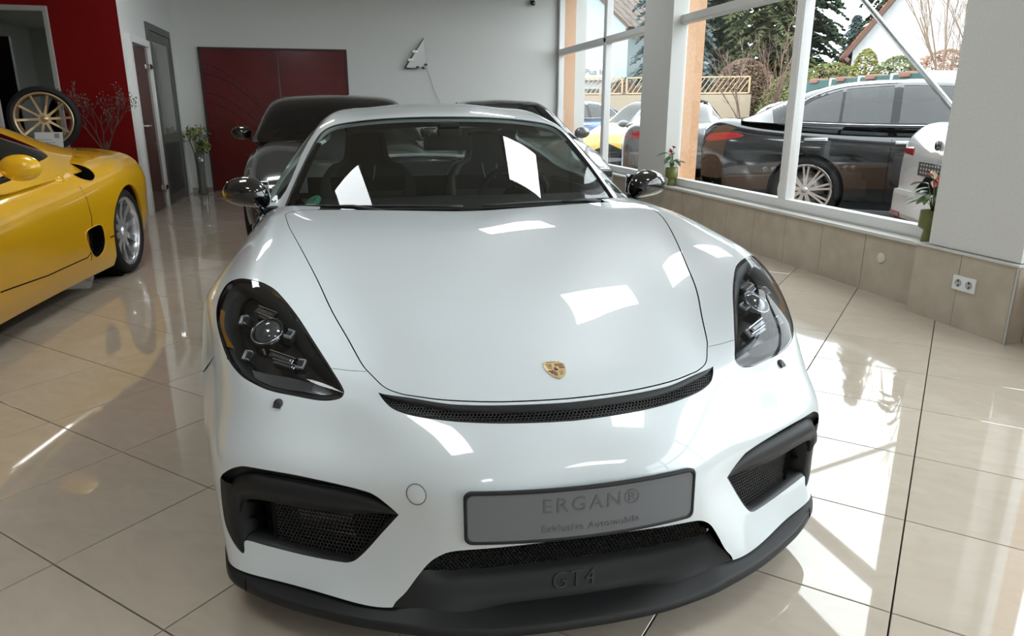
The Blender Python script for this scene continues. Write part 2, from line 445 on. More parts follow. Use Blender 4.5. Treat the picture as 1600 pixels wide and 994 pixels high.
# ------------------------------------------------------------------ white coupe: control nets (lateral, rearward, up) in metres
FRONT_NET = [
 [(0,2.86,.832),(.2,2.87,.838),(.42,2.90,.846),(.60,2.95,.852),(.695,2.98,.853),(.78,2.98,.835),(.865,2.92,.73),(.89,2.82,.5),(.88,2.68,.2)],
 [(0,2.42,.785),(.2,2.42,.791),(.40,2.43,.802),(.58,2.44,.816),(.68,2.45,.838),(.765,2.46,.832),(.868,2.5,.72),(.896,2.56,.5),(.89,2.59,.32)],
 [(0,2.12,.738),(.2,2.12,.743),(.385,2.13,.750),(.54,2.13,.760),(.65,2.15,.798),(.75,2.18,.810),(.860,2.27,.742),(.896,2.40,.645),(.895,2.46,.60)],
 [(0,1.87,.690),(.2,1.87,.693),(.36,1.875,.695),(.495,1.885,.698),(.62,1.91,.740),(.735,1.97,.775),(.845,2.07,.730),(.888,2.19,.700),(.895,2.24,.69)],
 [(0,1.63,.634),(.2,1.635,.634),(.335,1.65,.630),(.445,1.67,.625),(.56,1.70,.650),(.69,1.78,.685),(.812,1.89,.675),(.867,2.03,.652),(.885,2.06,.642)],
 [(0,1.455,.585),(.2,1.475,.584),(.33,1.510,.582),(.43,1.55,.577),(.53,1.595,.578),(.65,1.635,.578),(.77,1.74,.595),(.850,1.90,.56),(.876,1.93,.51)],
 [(0,1.365,.525),(.2,1.38,.523),(.325,1.425,.515),(.42,1.470,.507),(.525,1.525,.503),(.655,1.575,.500),(.775,1.675,.50),(.846,1.82,.46),(.875,1.89,.42)],
 [(0,1.315,.455),(.2,1.322,.453),(.315,1.36,.445),(.41,1.410,.435),(.525,1.465,.432),(.655,1.525,.430),(.785,1.625,.42),(.843,1.76,.38),(.876,1.88,.33)],
 [(0,1.305,.38),(.2,1.310,.378),(.31,1.345,.370),(.40,1.410,.358),(.52,1.475,.345),(.655,1.545,.340),(.79,1.63,.325),(.838,1.75,.28),(.872,1.88,.25)],
 [(0,1.315,.30),(.2,1.318,.30),(.305,1.34,.293),(.40,1.395,.265),(.518,1.475,.240),(.655,1.555,.235),(.79,1.635,.235),(.830,1.74,.2),(.862,1.88,.17)],
 [(0,1.33,.2),(.2,1.33,.2),(.30,1.345,.19),(.42,1.385,.145),(.535,1.44,.147),(.66,1.53,.142),(.78,1.605,.147),(.82,1.72,.14),(.845,1.88,.12)],
]

def _gh():
    c = [(2.83,.825),(2.968,.908),(3.11,.989),(3.26,1.068),(3.41,1.139),(3.52,1.187),(3.66,1.222),(3.85,1.248),(4.08,1.258),(4.40,1.228),(4.75,1.135),(5.05,1.015),(5.30,.915)]
    e = [(.755,3.20,.792),(.718,3.30,.878),(.678,3.39,.965),(.637,3.465,1.05),(.595,3.55,1.118),(.565,3.65,1.152),(.556,3.78,1.180),(.55,3.93,1.198),(.545,4.12,1.206),(.535,4.42,1.175),(.51,4.74,1.085),(.48,5.02,.975),(.46,5.26,.89)]
    o = [(.79,3.18,.785),(.757,3.315,.872),(.716,3.415,.957),(.674,3.50,1.040),(.632,3.59,1.106),(.604,3.68,1.135),(.594,3.80,1.158),(.588,3.94,1.174),(.582,4.12,1.180),(.572,4.42,1.150),(.552,4.72,1.065),(.53,4.98,.96),(.51,5.22,.885)]
    w = [(.845,3.14,.78),(.85,3.32,.80),(.85,3.45,.815),(.848,3.56,.825),(.845,3.66,.835),(.842,3.75,.845),(.84,3.87,.855),(.838,4.0,.865),(.835,4.16,.875),(.83,4.42,.89),(.82,4.68,.90),(.80,4.92,.90),(.77,5.15,.89)]
    for i in range(6):
        t = i / 5.0
        c[i] = (2.83 + .69 * t, .825 + .405 * t - .043 * t * t)
        e[i] = (.755 - .187 * t - .003 * t * t, 3.20 + .50 * t - .05 * t * t, .792 + .455 * t - .095 * t * t)
        o[i] = (e[i][0] + .036, e[i][1] + .022, e[i][2] - .010)
    net = []
    for (cb, cz), E_, O_, W_ in zip(c, e, o, w):
        row = [(0, cb, cz)]
        for f in (.36, .70):
            row.append((E_[0] * f, cb + (E_[1] - cb) * f ** 2.1, cz + (E_[2] - cz) * f ** 2.2))
        row += [E_, O_, tuple((np.array(O_) * .5 + np.array(W_) * .5 + np.array((.015, 0, .01))).tolist()), W_]
        net.append(row)
    return net
ROOF_NET = _gh()
# feature outlines on the front skin, in the skin's own (across, down) metres
HL = [(.730,.924),(.680,.930),(.645,.950),(.610,1.020),(.590,1.121),(.574,1.227),(.562,1.285),(.562,1.307),(.578,1.326),(.622,1.334),(.698,1.320),(.786,1.313),(.852,1.300),(.893,1.256),(.893,1.155),(.868,1.026),(.825,.930),(.78,.912)]
HOOD = [(0,.015),(.3,.025),(.5,.07),(.585,.125),(.614,.18),(.600,.26),(.577,.38),(.552,.50),(.530,.65),(.513,.80),(.505,.95),(.497,1.041),(.488,1.15),(.474,1.2),(.443,1.263),(.40,1.290),(.355,1.301),(.285,1.312),(.18,1.318),(.09,1.320),(0,1.321)]
VENT_UP = [(0,1.334),(.094,1.332),(.227,1.329),(.29,1.324),(.375,1.307),(.43,1.298),(.463,1.292)]
VENT_LO = [(.463,1.292),(.450,1.320),(.425,1.344),(.37,1.361),(.304,1.370),(.235,1.376),(.1,1.382),(0,1.385)]
INT = [(.470,1.602),(.515,1.556),(.541,1.543),(.604,1.531),(.704,1.518),(.80,1.516),(.835,1.522),(.877,1.540),(.905,1.560),(.914,1.614),(.912,1.678),(.885,1.720),(.853,1.744),(.843,1.738),(.834,1.712),(.777,1.713),(.697,1.716),(.62,1.716),(.588,1.713),(.565,1.698),(.52,1.652)]
OPEN = [(0,1.683),(.2,1.683),(.30,1.685),(.345,1.692),(.388,1.708),(.424,1.735),(.45,1.762),(.472,1.780),(.480,1.80)]
# ------------------------------------------------------------------ white coupe: builders
GT_PSI = R(1.0354); GT_D = .4426; GT_B = 3.45
gt_loc = (math.cos(GT_PSI) * GT_D + math.sin(GT_PSI) * GT_B, -math.sin(GT_PSI) * GT_D + math.cos(GT_PSI) * GT_B, 0)
M_WHITE = mat('white_paint', (.62, .665, .69), rough=.35, coat=1.0, spec=.5, coat_rough=.015)
M_BLKGLOSS = mat('black_gloss', (.006, .006, .007), rough=.08, coat=1.0)
M_BLK = mat('black_plastic', (.012, .012, .013), rough=.45)
M_BLKSOFT = mat('black_matte_plastic', (.011, .0115, .012), rough=.5, spec=.35)
M_VOID = mat('unlit_black', (.004, .004, .004), rough=.9, spec=.1)
M_RUBBER = mat('rubber', (.012, .012, .012), rough=.75, spec=.3)
M_CHROME = mat('chrome', (.75, .76, .78), rough=.08, metal=1.0)
M_DCHROME = mat('dark_chrome', (.16, .16, .17), rough=.18, metal=1.0)
M_MESHWIRE = mat('grille_wire', (.03, .03, .031), rough=.35, spec=.5)
G_WIND = glass_mat('windshield_glass', (.66, .71, .68), 1.0)
G_LENS = glass_mat('headlight_lens', (.86, .88, .90), 1.0)
G_SIDE = glass_mat('car_side_glass', (.60, .67, .64), 1.0)
LOCAL = Vector((0, GT_B, 0))

def offset_poly(poly, d):
    """grow a closed 2-D outline by d"""
    P = np.array(poly, float); n = len(P)
    a = 0.5 * np.sum(P[:, 0] * np.roll(P[:, 1], -1) - np.roll(P[:, 0], -1) * P[:, 1])
    t = np.roll(P, -1, 0) - np.roll(P, 1, 0); t /= np.linalg.norm(t, axis=1)[:, None] + 1e-12
    nrm = np.c_[t[:, 1], -t[:, 0]] * (1 if a > 0 else -1)
    return P + nrm * d

class Skin:
    """triangulates part of a spline surface so that panel outlines become exact edges"""
    def __init__(s, surf, outlines, u0, u1, v0, v1, step):
        us = np.linspace(u0, u1, int((u1 - u0) / step) + 1); vs = np.linspace(v0, v1, int((v1 - v0) / step) + 1)
        A, B = np.meshgrid(us, vs); pts = np.c_[A.ravel(), B.ravel()]
        keep = np.ones(len(pts), bool); cp = []; ce = []
        for poly, closed in outlines:
            P = np.array(poly, float)
            P[:, 0] = np.clip(P[:, 0], u0, u1); P[:, 1] = np.clip(P[:, 1], v0, v1)
            o = len(cp); k = len(P); cp += [Vector(p) for p in P]
            ce += [(o + i, o + (i + 1) % k) for i in range(k if closed else k - 1)]
            for i in range(0, k):
                a = P[i]; b = P[(i + 1) % k] if (closed or i < k - 1) else P[i]
                m = (np.abs(pts[:, 0] - a[0]) < step * 4) & (np.abs(pts[:, 1] - a[1]) < step * 4) & keep
                if not m.any(): continue
                q = pts[m]; ab = b - a; L2 = ab @ ab + 1e-12
                t = np.clip(((q - a) @ ab) / L2, 0, 1); dd = np.linalg.norm(q - (a + t[:, None] * ab), axis=1)
                idx = np.where(m)[0]; edge = (np.abs(q[:, 0] - u0) < 1e-6) | (np.abs(q[:, 0] - u1) < 1e-6) | (np.abs(q[:, 1] - v0) < 1e-6) | (np.abs(q[:, 1] - v1) < 1e-6)
                keep[idx[(dd < step * .35) & ~edge]] = False
        allp = cp + [Vector(p) for p in pts[keep]]
        vo, _, fo, _, _, _ = delaunay_2d_cdt(allp, ce, [], 0, 1e-6)
        s.uv = np.array([v[:] for v in vo]); s.tri = np.array([f for f in fo if len(f) == 3])
        s.cen = s.uv[s.tri].mean(axis=1); s.surf = surf; s.u0 = u0
        s.pos = surf(s.uv[:, 0], s.uv[:, 1]); s.nor = -surf.normal(s.uv[:, 0], s.uv[:, 1])
    def panel(s, name, mask, m, parent, sides=(1, -1), off=0.0, skirt=0.012, skirt_m=None):
        T = s.tri[mask]; used = np.unique(T); mp = -np.ones(len(s.uv), int); mp[used] = np.arange(len(used)); T = mp[T]
        P0 = s.pos[used] + s.nor[used] * off; N0 = s.nor[used]; uv = s.uv[used]
        E = {}
        for t in T:
            for i in range(3):
                a, b = t[i], t[(i + 1) % 3]
                if (b, a) in E: E.pop((b, a))
                else: E[(a, b)] = 1
        bd = [e for e in E if not (abs(uv[e[0], 0]) < 1e-6 and abs(uv[e[1], 0]) < 1e-6)]
        vs = []; fs = []; nr = []
        for sd in sides:
            o = len(vs); P = P0.copy(); N = N0.copy(); P[:, 0] *= sd; N[:, 0] *= sd
            vs += P.tolist(); nr += N.tolist()
            fl = (lambda f: f) if sd < 0 else (lambda f: f[::-1])
            # orientation check on first triangle
            for t in T: fs.append(fl(tuple(int(i) + o for i in t)))
            if skirt:
                for a, b in bd:
                    k = len(vs); q = [P[a], P[b], P[b] - N[b] * skirt, P[a] - N[a] * skirt]
                    g = np.cross(q[1] - q[0], q[3] - q[0]); g /= np.linalg.norm(g) + 1e-12
                    if sd > 0: g = -g
                    vs += [p.tolist() for p in q]; nr += [g.tolist()] * 4
                    fs.append(fl((k + 1, k, k + 3, k + 2)))
        me = bpy.data.meshes.new(name)
        V = np.array(vs) - np.array(LOCAL); me.from_pydata(V.tolist(), [], fs); me.update()
        me.polygons.foreach_set('use_smooth', [True] * len(me.polygons))
        # flip if needed so geometric normals agree with analytic ones
        pn = np.zeros(len(me.polygons) * 3); me.polygons.foreach_get('normal', pn); pn = pn.reshape(-1, 3)
        k = int(len(fs) / 2); ref = np.array(nr)[[f[0] for f in fs]]
        if (np.sum(pn * ref, 1) > 0).mean() < .5: me.flip_normals()
        me.normals_split_custom_set_from_vertices(nr)
        return link(name, me, m, parent)

def sfr(surf, u, v, off=0.0, side=1, spin=0.0):
    """frame on a surface: x across, y up-slope, z outward"""
    p = surf([u], [v])[0]; n = -surf.normal([u], [v])[0]; t = surf([u], [v], 1, 0)[0]
    p = Vector(p) + Vector(n) * off; n = Vector(n); t = Vector(t).normalized()
    if side < 0:
        p.x *= -1; n.x *= -1; t.x *= -1; t = -t
    y = n.cross(t).normalized(); t = y.cross(n)
    M = Matrix((t, y, n)).transposed().to_4x4(); M.translation = p - LOCAL
    return M @ Matrix.Rotation(spin, 4, 'Z')

def son(surf, uv, off, side=1):
    """points on a surface (offset outward) for a list of (u,v)"""
    uv = np.asarray(uv, float); off = np.broadcast_to(np.asarray(off, float), (len(uv),))
    P = surf(uv[:, 0], uv[:, 1]) - surf.normal(uv[:, 0], uv[:, 1]) * off[:, None]
    P[:, 0] *= side
    return P - np.array(LOCAL)

def resample(P, n):
    P = np.array(P, float); l = np.r_[0, np.cumsum(np.linalg.norm(np.diff(P, axis=0), axis=1))]
    t = np.linspace(0, l[-1], n); return np.stack([np.interp(t, l, P[:, k]) for k in range(P.shape[1])], 1)

def loft_on(name, surf, rows, m, parent, side=1, n=40, smooth=True):
    """rows: list of (uv curve, offset or (off0,off1)) blended from first to last"""
    G = []
    for c, off in rows:
        q = resample(crom(c, 6), n)
        o = np.linspace(off[0], off[1], n) if isinstance(off, tuple) else off
        G.append(son(surf, q, o, side))
    mb = MB(); mb.grid(np.array(G), smooth); return mb.build(name, m, parent)

def hexgrid(surf, poly, off, parent, side=1, pitch=.0078, w=.0006, name='mesh_grille', m=None, du=0):
    """honeycomb wire on the skin, clipped by an outline"""
    poly = np.array(poly, float); (ua, va), (ub, vb) = poly.min(0), poly.max(0)
    a = pitch / math.sqrt(3); segs = []
    j = 0; v = va
    while v < vb + pitch:
        u = ua + (pitch / 2 if j % 2 else 0)
        while u < ub + pitch:
            c = [(u + a * math.cos(R(90 + 60 * k)), v + a * math.sin(R(90 + 60 * k))) for k in range(4)]
            segs += [(c[0], c[1]), (c[1], c[2]), (c[2], c[3])]
            u += pitch
        v += a * 1.5; j += 1
    mid = np.array([((p[0] + q[0]) / 2, (p[1] + q[1]) / 2) for p, q in segs]); ok = inpoly(mid, poly)
    S_ = np.array(segs)[ok]; d = S_[:, 1] - S_[:, 0]; nn = np.c_[-d[:, 1], d[:, 0]] / np.linalg.norm(d, axis=1)[:, None] * w
    q = np.stack([S_[:, 0] - nn, S_[:, 1] - nn, S_[:, 1] + nn, S_[:, 0] + nn], 1).reshape(-1, 2)
    top = son(surf, q, off, side); low = son(surf, q, off - .004, side)
    mb = MB()
    N = len(S_)
    vs = np.concatenate([top, low]).tolist(); fs = []
    for i in range(N):
        b = i * 4; l = 4 * N + b
        fs += [(b, b + 1, b + 2, b + 3), (b, l, l + 1, b + 1), (b + 3, b + 2, l + 2, l + 3)]
    mb.add(vs, fs); o = mb.build(name, m or M_MESHWIRE, parent, fix=False); o['kind'] = 'stuff'
    return o
def text_mesh(txt, size, depth=0.0, spacing=1.0, shear=0.0, bold=0.0):
    cu = bpy.data.curves.new('t', 'FONT'); cu.body = txt; cu.size = size; cu.extrude = depth
    cu.align_x = 'CENTER'; cu.align_y = 'CENTER'; cu.space_character = spacing; cu.shear = shear; cu.offset = bold
    o = bpy.data.objects.new('t', cu); COL.objects.link(o)
    dg = bpy.context.evaluated_depsgraph_get(); me = bpy.data.meshes.new_from_object(o.evaluated_get(dg))
    bpy.data.objects.remove(o); bpy.data.curves.remove(cu)
    return me

def wrap_text(me, surf, u, v, off, side=1, sx=1.0):
    """lay a flat text mesh on a spline skin (x across, y up)"""
    co = np.zeros(len(me.vertices) * 3); me.vertices.foreach_get('co', co); co = co.reshape(-1, 3)
    P = son(surf, np.c_[u + co[:, 0] * sx, v - co[:, 1]], off + co[:, 2], side)
    me.vertices.foreach_set('co', P.ravel()); me.update()
    return me

def wheel(parent, loc, rad=.33, wid=.25, rim=.25, rot=0.0, spokes=5, double=True, m_rim=None, name='wheel', steer=0.0, style='spoke', twist=0.0, disc=True, nseg=40, out=1, hw=None):
    """wheel with axis along local X, outer face to +X*out"""
    m_rim = m_rim or M_DCHROME
    w = bpy.data.objects.new(name, None); COL.objects.link(w); w.parent = parent; w.location = loc
    w.rotation_euler = (0, 0, steer if out > 0 else math.pi + steer)
    h = wid / 2; mb = MB()
    mb.lathe([(rim - .004, -h * .75), (rim + .008, -h * .9), (rim + .03, -h), (rad - .035, -h), (rad - .008, -h * .86), (rad, -h * .6), (rad, h * .6), (rad - .008, h * .86), (rad - .035, h), (rim + .03, h), (rim + .008, h * .9), (rim - .004, h * .75)], nseg, axis='X')
    mb.build('tyre', M_RUBBER, w)
    mb = MB()
    mb.lathe([(rim - .02, -h * .8), (rim - .03, -h * .3), (rim - .035, h * .2), (rim - .016, h * .72), (rim - .012, h * .84), (rim + .006, h * .9), (rim + .008, h * .8), (rim, h * .6)], nseg, axis='X')
    mb.build('rim', m_rim, w)
    mb = MB()
    for i in range(spokes):
        a = rot + 2 * math.pi * i / spokes
        prs = ((-.105, -.05), (.105, .05)) if double else ((0, 0),)
        for da, db in prs:
            hw_ = hw or (.011 if double else .022)
            pr = []
            for rr, xx, an, wd in ((.03, h * .62, a + db * 2 + twist * 0, hw_ * 1.3), (rim * .55, h * .60, a + da * .9 + twist * .5, hw_), (rim - .012, h * .72, a + da + twist, hw_ * 1.15)):
                c = Vector((xx, rr * math.cos(an), rr * math.sin(an))); t = Vector((0, -math.sin(an), math.cos(an)))
                pr.append([c - t * wd, c + t * wd, c + t * wd * .7 - Vector((.03, 0, 0)), c - t * wd * .7 - Vector((.03, 0, 0))])
            mb.grid([[p[:] for p in q] for q in pr], False, closed_u=True)
    sp = mb.build('spokes', m_rim, w); sp['kind'] = 'stuff'
    mb = MB(); mb.lathe([(.001, h * .70), (.03, h * .69), (.036, h * .62), (.06, h * .56), (.062, h * .3)], 20, axis='X'); mb.build('hub', m_rim, w)
    if disc:
        mb = MB(); mb.lathe([(.04, -.01), (rim * .72, -.01), (rim * .72, .012), (.04, .012)], 28, axis='X'); mb.build('brake_disc', mat('brake_steel', (.25, .25, .25), .35, .9), w)
    return w

def build_white_coupe():
    T = empty('sports_coupe', 'white sports coupe with black front splitter facing the viewer', 'car', gt_loc, -GT_PSI)
    S = Surf(FRONT_NET); G = Surf(ROOF_NET)
    hl = crom(HL, 6, True); hood = crom(HOOD, 6); vent = np.r_[crom(VENT_UP, 6), crom(VENT_LO, 6)[1:]]
    intk = np.array([p for i in range(len(INT)) for p in [INT[i]]]); 
    # soften most intake corners but keep the tip sharp
    intk = np.r_[crom(INT, 5), [INT[-1]]]
    opn = crom(OPEN, 6)
    hood_o = np.r_[offset_poly(np.r_[hood, [[-.3, 1.3]], [[-.3, .0]]], .004)[:len(hood)]]
    hood_o[0, 0] = hood_o[-1, 0] = 0; hood_i = hood
    seal = offset_poly(hl, -.006)
    seam_in = [(.486, 1.193), (.53, 1.199), (.575, 1.206)]
    seam_out = [(.89, 1.275), (.98, 1.285), (S.umax, 1.290)]
    outl = [(hood_i, False), (hood_o, False), (hl, True), (seal, True), (vent, False), (intk, True), (opn, False),
            (seam_in, False), ([(a, b + .0022) for a, b in seam_in], False), (seam_out, False), ([(a, b + .0022) for a, b in seam_out], False)]
    sk = Skin(S, outl, 0, S.umax, 0, S.vmax, .0145)
    c = sk.cen; cx = lambda P: inpoly(c, P)
    close = lambda P: np.r_[P, [[-.01, P[-1][1]]], [[-.01, P[0][1]]]]
    inH = cx(close(hood_i)); inHo = cx(close(hood_o)); inHL = cx(hl); inSeal = cx(seal)
    inV = cx(close(vent)); inI = cx(intk); inO = cx(np.r_[opn, [[.48, 2.0]], [[-.01, 2.0]], [[-.01, opn[0][1]]]])
    seam_y = np.interp(c[:, 0], [.486, .575, .62, .87, .98, S.umax], [1.193, 1.206, 1.25, 1.27, 1.285, 1.290])
    gap = (c[:, 1] > seam_y) & (c[:, 1] < seam_y + .0022) & ((c[:, 0] > .484) & (c[:, 0] < .60) | (c[:, 0] > .87))
    cut = inHo | inHL | inV | inI | inO | gap
    sk.panel('hood', inH, M_WHITE, T)
    fend = ~cut & (c[:, 1] < seam_y) & ~((c[:, 0] < .47))
    sk.panel('fender', fend, M_WHITE, T, sides=(1,)); sk.panel('fender', fend, M_WHITE, T, sides=(-1,))
    cowl = ~cut & (c[:, 1] < .13) & (c[:, 0] < .47)
    sk.panel('bumper', ~cut & ~fend & ~cowl, M_WHITE, T, skirt=.02)
    sk.panel('cowl_strip', cowl, M_BLK, T, off=-.012)
    for sd in (1, -1):
        lens_seal = sk.panel('headlight_seal', inHL & ~inSeal, M_BLKGLOSS, T, sides=(sd,), off=-.0015, skirt=.01)
        head = bpy.data.objects.new('headlight', None); COL.objects.link(head); head.parent = T
        head['label'] = 'smoked headlight under a clear lens'
        sk.panel('lens', inSeal, G_LENS, head, sides=(sd,), off=-.001, skirt=0)
        headlight_inside(head, S, sk, seal, inSeal, sd)
    # black under-skin so gaps read dark
    for sd in (1, -1):
        intake(T, S, sd, intk)
    # nose vent
    vfr = np.array(vent)
    half = lambda P: np.r_[P, [[-p[0], p[1]] for p in P[::-1][1:]]]
    up = half(crom(VENT_UP, 6)[::-1]); lo = half(crom(VENT_LO, 6)); lo = lo
    upc = up[np.argsort(up[:, 0])]; loc_ = lo[np.argsort(lo[:, 0])]
    U = np.linspace(-.463, .463, 90); vu = np.interp(U, upc[:, 0], upc[:, 1]); vl = np.interp(U, loc_[:, 0], loc_[:, 1]); vl = np.maximum(vl, vu + .001)
    c0 = np.c_[U, vu]; f = lambda k: np.c_[U * .996, vu + (vl - vu) * k]
    mb = MB(); mb.grid([son(S, c0, .0), son(S, f(.1), .002), son(S, f(.36), -.004), son(S, f(.4), -.02)]); mb.grid([son(S, f(.4), -.02), son(S, f(.88), -.028), son(S, f(.9), -.001), son(S, f(1.0), .0005), son(S, f(1.0), -.02)])
    vp = mb.build('nose_vent', M_BLKSOFT, T)
    poly = np.r_[f(.38), f(.9)[::-1]]
    hexgrid(S, poly, -.004, vp, pitch=.0088, w=.0006)
    # towing-eye cover ring, washers, crest
    M = sfr(S, .408, 1.539, .0006, -1); mb = MB(); mb.lathe([(.0225, 0), (.0225, .0006), (.0237, .0006), (.0237, 0)], 40, M); mb.build('tow_eye_ring', M_BLK, T)
    mb = MB(); mb.lathe([(.0001, .0008), (.020, .0008), (.0222, -.0004)], 40, M); mb.build('tow_eye_cover', M_WHITE, T)
    for sd in (1, -1):
        M = sfr(S, .731, 1.3445, 0, sd); mb = MB(); mb.lathe([(.0001, .006), (.008, .006), (.011, .003), (.0115, -.002)], 18, M @ Matrix.Translation((0, .0, 0))); mb.box(-.008, .008, -.012, -.002, -.002, .007, M)
        mb.build('headlight_washer', M_BLK, T)
    crest(T, S)
    plate(T, S)
    lower_front(T, S)
    greenhouse(T, G, S)
    sides_and_tail(T, S, G)
    cabin(T)
    for sd in (1, -1):
        door_mirror(T, sd)
        wheel(T, (sd * .742, 2.24 - GT_B, .335), .335, .245, .262, .3, 10, False, mat('wheel_satin_black', (.03, .03, .032), .3, .6), out=sd, disc=True)
        wheel(T, (sd * .765, 4.724 - GT_B, .345), .345, .295, .262, .1, 10, False, mat('wheel_satin_black', (.03, .03, .032), .3, .6), out=sd, disc=True)
    return T

def headlight_inside(head, S, sk, seal, mask, sd):
    M_HOUSE = mat('headlight_housing', (.018, .018, .02), .3, coat=.5)
    sk.panel('housing', mask, M_HOUSE, head, sides=(sd,), off=-.075, skirt=0)
    q = np.r_[seal, seal[:1]]
    mb = MB(); cen = seal.mean(0)
    q2 = cen + (q - cen) * .90
    mb.grid([son(S, q, -.003, sd), son(S, cen + (q - cen) * .985, -.02, sd), son(S, cen + (q - cen) * .97, -.076, sd)]); mb.build('housing_wall', M_BLKGLOSS, head)
    # inner bezel: dark sloping mask with a cut for the optics
    mb = MB()
    rows = []
    for k, o in ((.985, -.012), (.93, -.018), (.86, -.03), (.83, -.05)):
        rows.append(son(S, cen + (q - cen) * k, o, sd))
    mb.grid(rows); mb.build('bezel', M_BLKSOFT, head)
    # projector lens with a bright ring
    PG = mat('projector_glass', (.06, .065, .07), .03, .2, coat=1, spec=1.0)
    M = sfr(S, .724, 1.122, -.036, sd) @ Matrix.Scale(1.12, 4)
    mb = MB(); mb.lathe([(.0001, .017), (.012, .0155), (.024, .010), (.0325, .0)], 32, M); mb.build('projector_lens', PG, head)
    mb = MB(); mb.lathe([(.0325, -.004), (.0325, .003), (.0345, .006), (.0375, .004), (.040, -.01), (.048, -.04)], 36, M); mb.build('projector_ring', M_DCHROME, head)
    mb = MB(); mb.tube([(M @ Vector((.037 * math.cos(a), .037 * math.sin(a), .0055)))[:] for a in np.linspace(math.pi * 1.02, math.pi * 1.98, 20)], .0013, 5); mb.build('ring_highlight', M_CHROME, head)
    # stacked reflectors above and below the projector
    for v, w, h, dp in ((1.030, .060, .020, -.040), (1.066, .070, .010, -.034), (1.198, .072, .014, -.034), (1.222, .064, .010, -.030)):
        M = sfr(S, .708, v, dp, sd, sd * .04)
        mb = MB(); mb.bbox(-w / 2, w / 2, -h / 2, h / 2, -.03, .0, .003, M); b = mb.build('reflector_box', M_DCHROME if h < .015 else M_HOUSE, head)
        mb = MB(); mb.box(-w * .55, w * .55, h * .55, h * .55 + .0022, -.01, .003, M); mb.build('reflector_trim', M_CHROME, b)
        mb = MB(); mb.bbox(-w * .4, w * .4, -h * .3, h * .3, -.001, .0015, .001, M); mb.build('reflector_glass', PG, b)
    # four corner running lights
    M_DRL = mat('running_light_white', (.42, .43, .45), .2)
    for uu, vv in ((.648, 1.092), (.655, 1.205), (.792, 1.105), (.816, 1.228)):
        M = sfr(S, uu, vv, -.020, sd, -sd * .15)
        w, h, t = .0095, .0125, .0011
        mb = MB()
        mb.bbox(-w, w, h - t * 2, h, -.008, .002, .0006, M); mb.bbox(-w, w, -h, -h + t * 2, -.008, .002, .0006, M)
        xs = (1 if uu < .7 else -1) * w * (1 if sd > 0 else -1)
        xs = -xs
        mb.bbox(min(xs, xs * .76), max(xs, xs * .76), -h, h, -.008, .002, .0006, M)
        o = mb.build('running_light', M_DRL, head)
        mb = MB(); mb.bbox(-w * 1.05, w * 1.05, -h * 1.05, h * 1.05, -.03, -.006, .002, M); mb.build('running_light_body', M_HOUSE, o)
    # textured lower shield
    a = [(.64, 1.262), (.70, 1.258), (.76, 1.262), (.82, 1.268)]; b = [(.65, 1.300), (.70, 1.300), (.76, 1.297), (.805, 1.292)]
    loft_on('lower_shield', S, [(a, -.03), (b, -.016)], mat('shield_grain', (.03, .03, .032), .5), head, sd, 14)
    poly = np.r_[np.array(a), np.array(b)[::-1]]
    # amber marker on the outer edge
    a = [(.864, 1.06), (.884, 1.15), (.882, 1.23)]; b = [(.856, 1.07), (.872, 1.15), (.868, 1.222)]
    loft_on('amber_marker', S, [(a, -.006), (b, -.03)], mat('amber_lens', (.26, .11, .012), .15, coat=1), head, sd, 12)

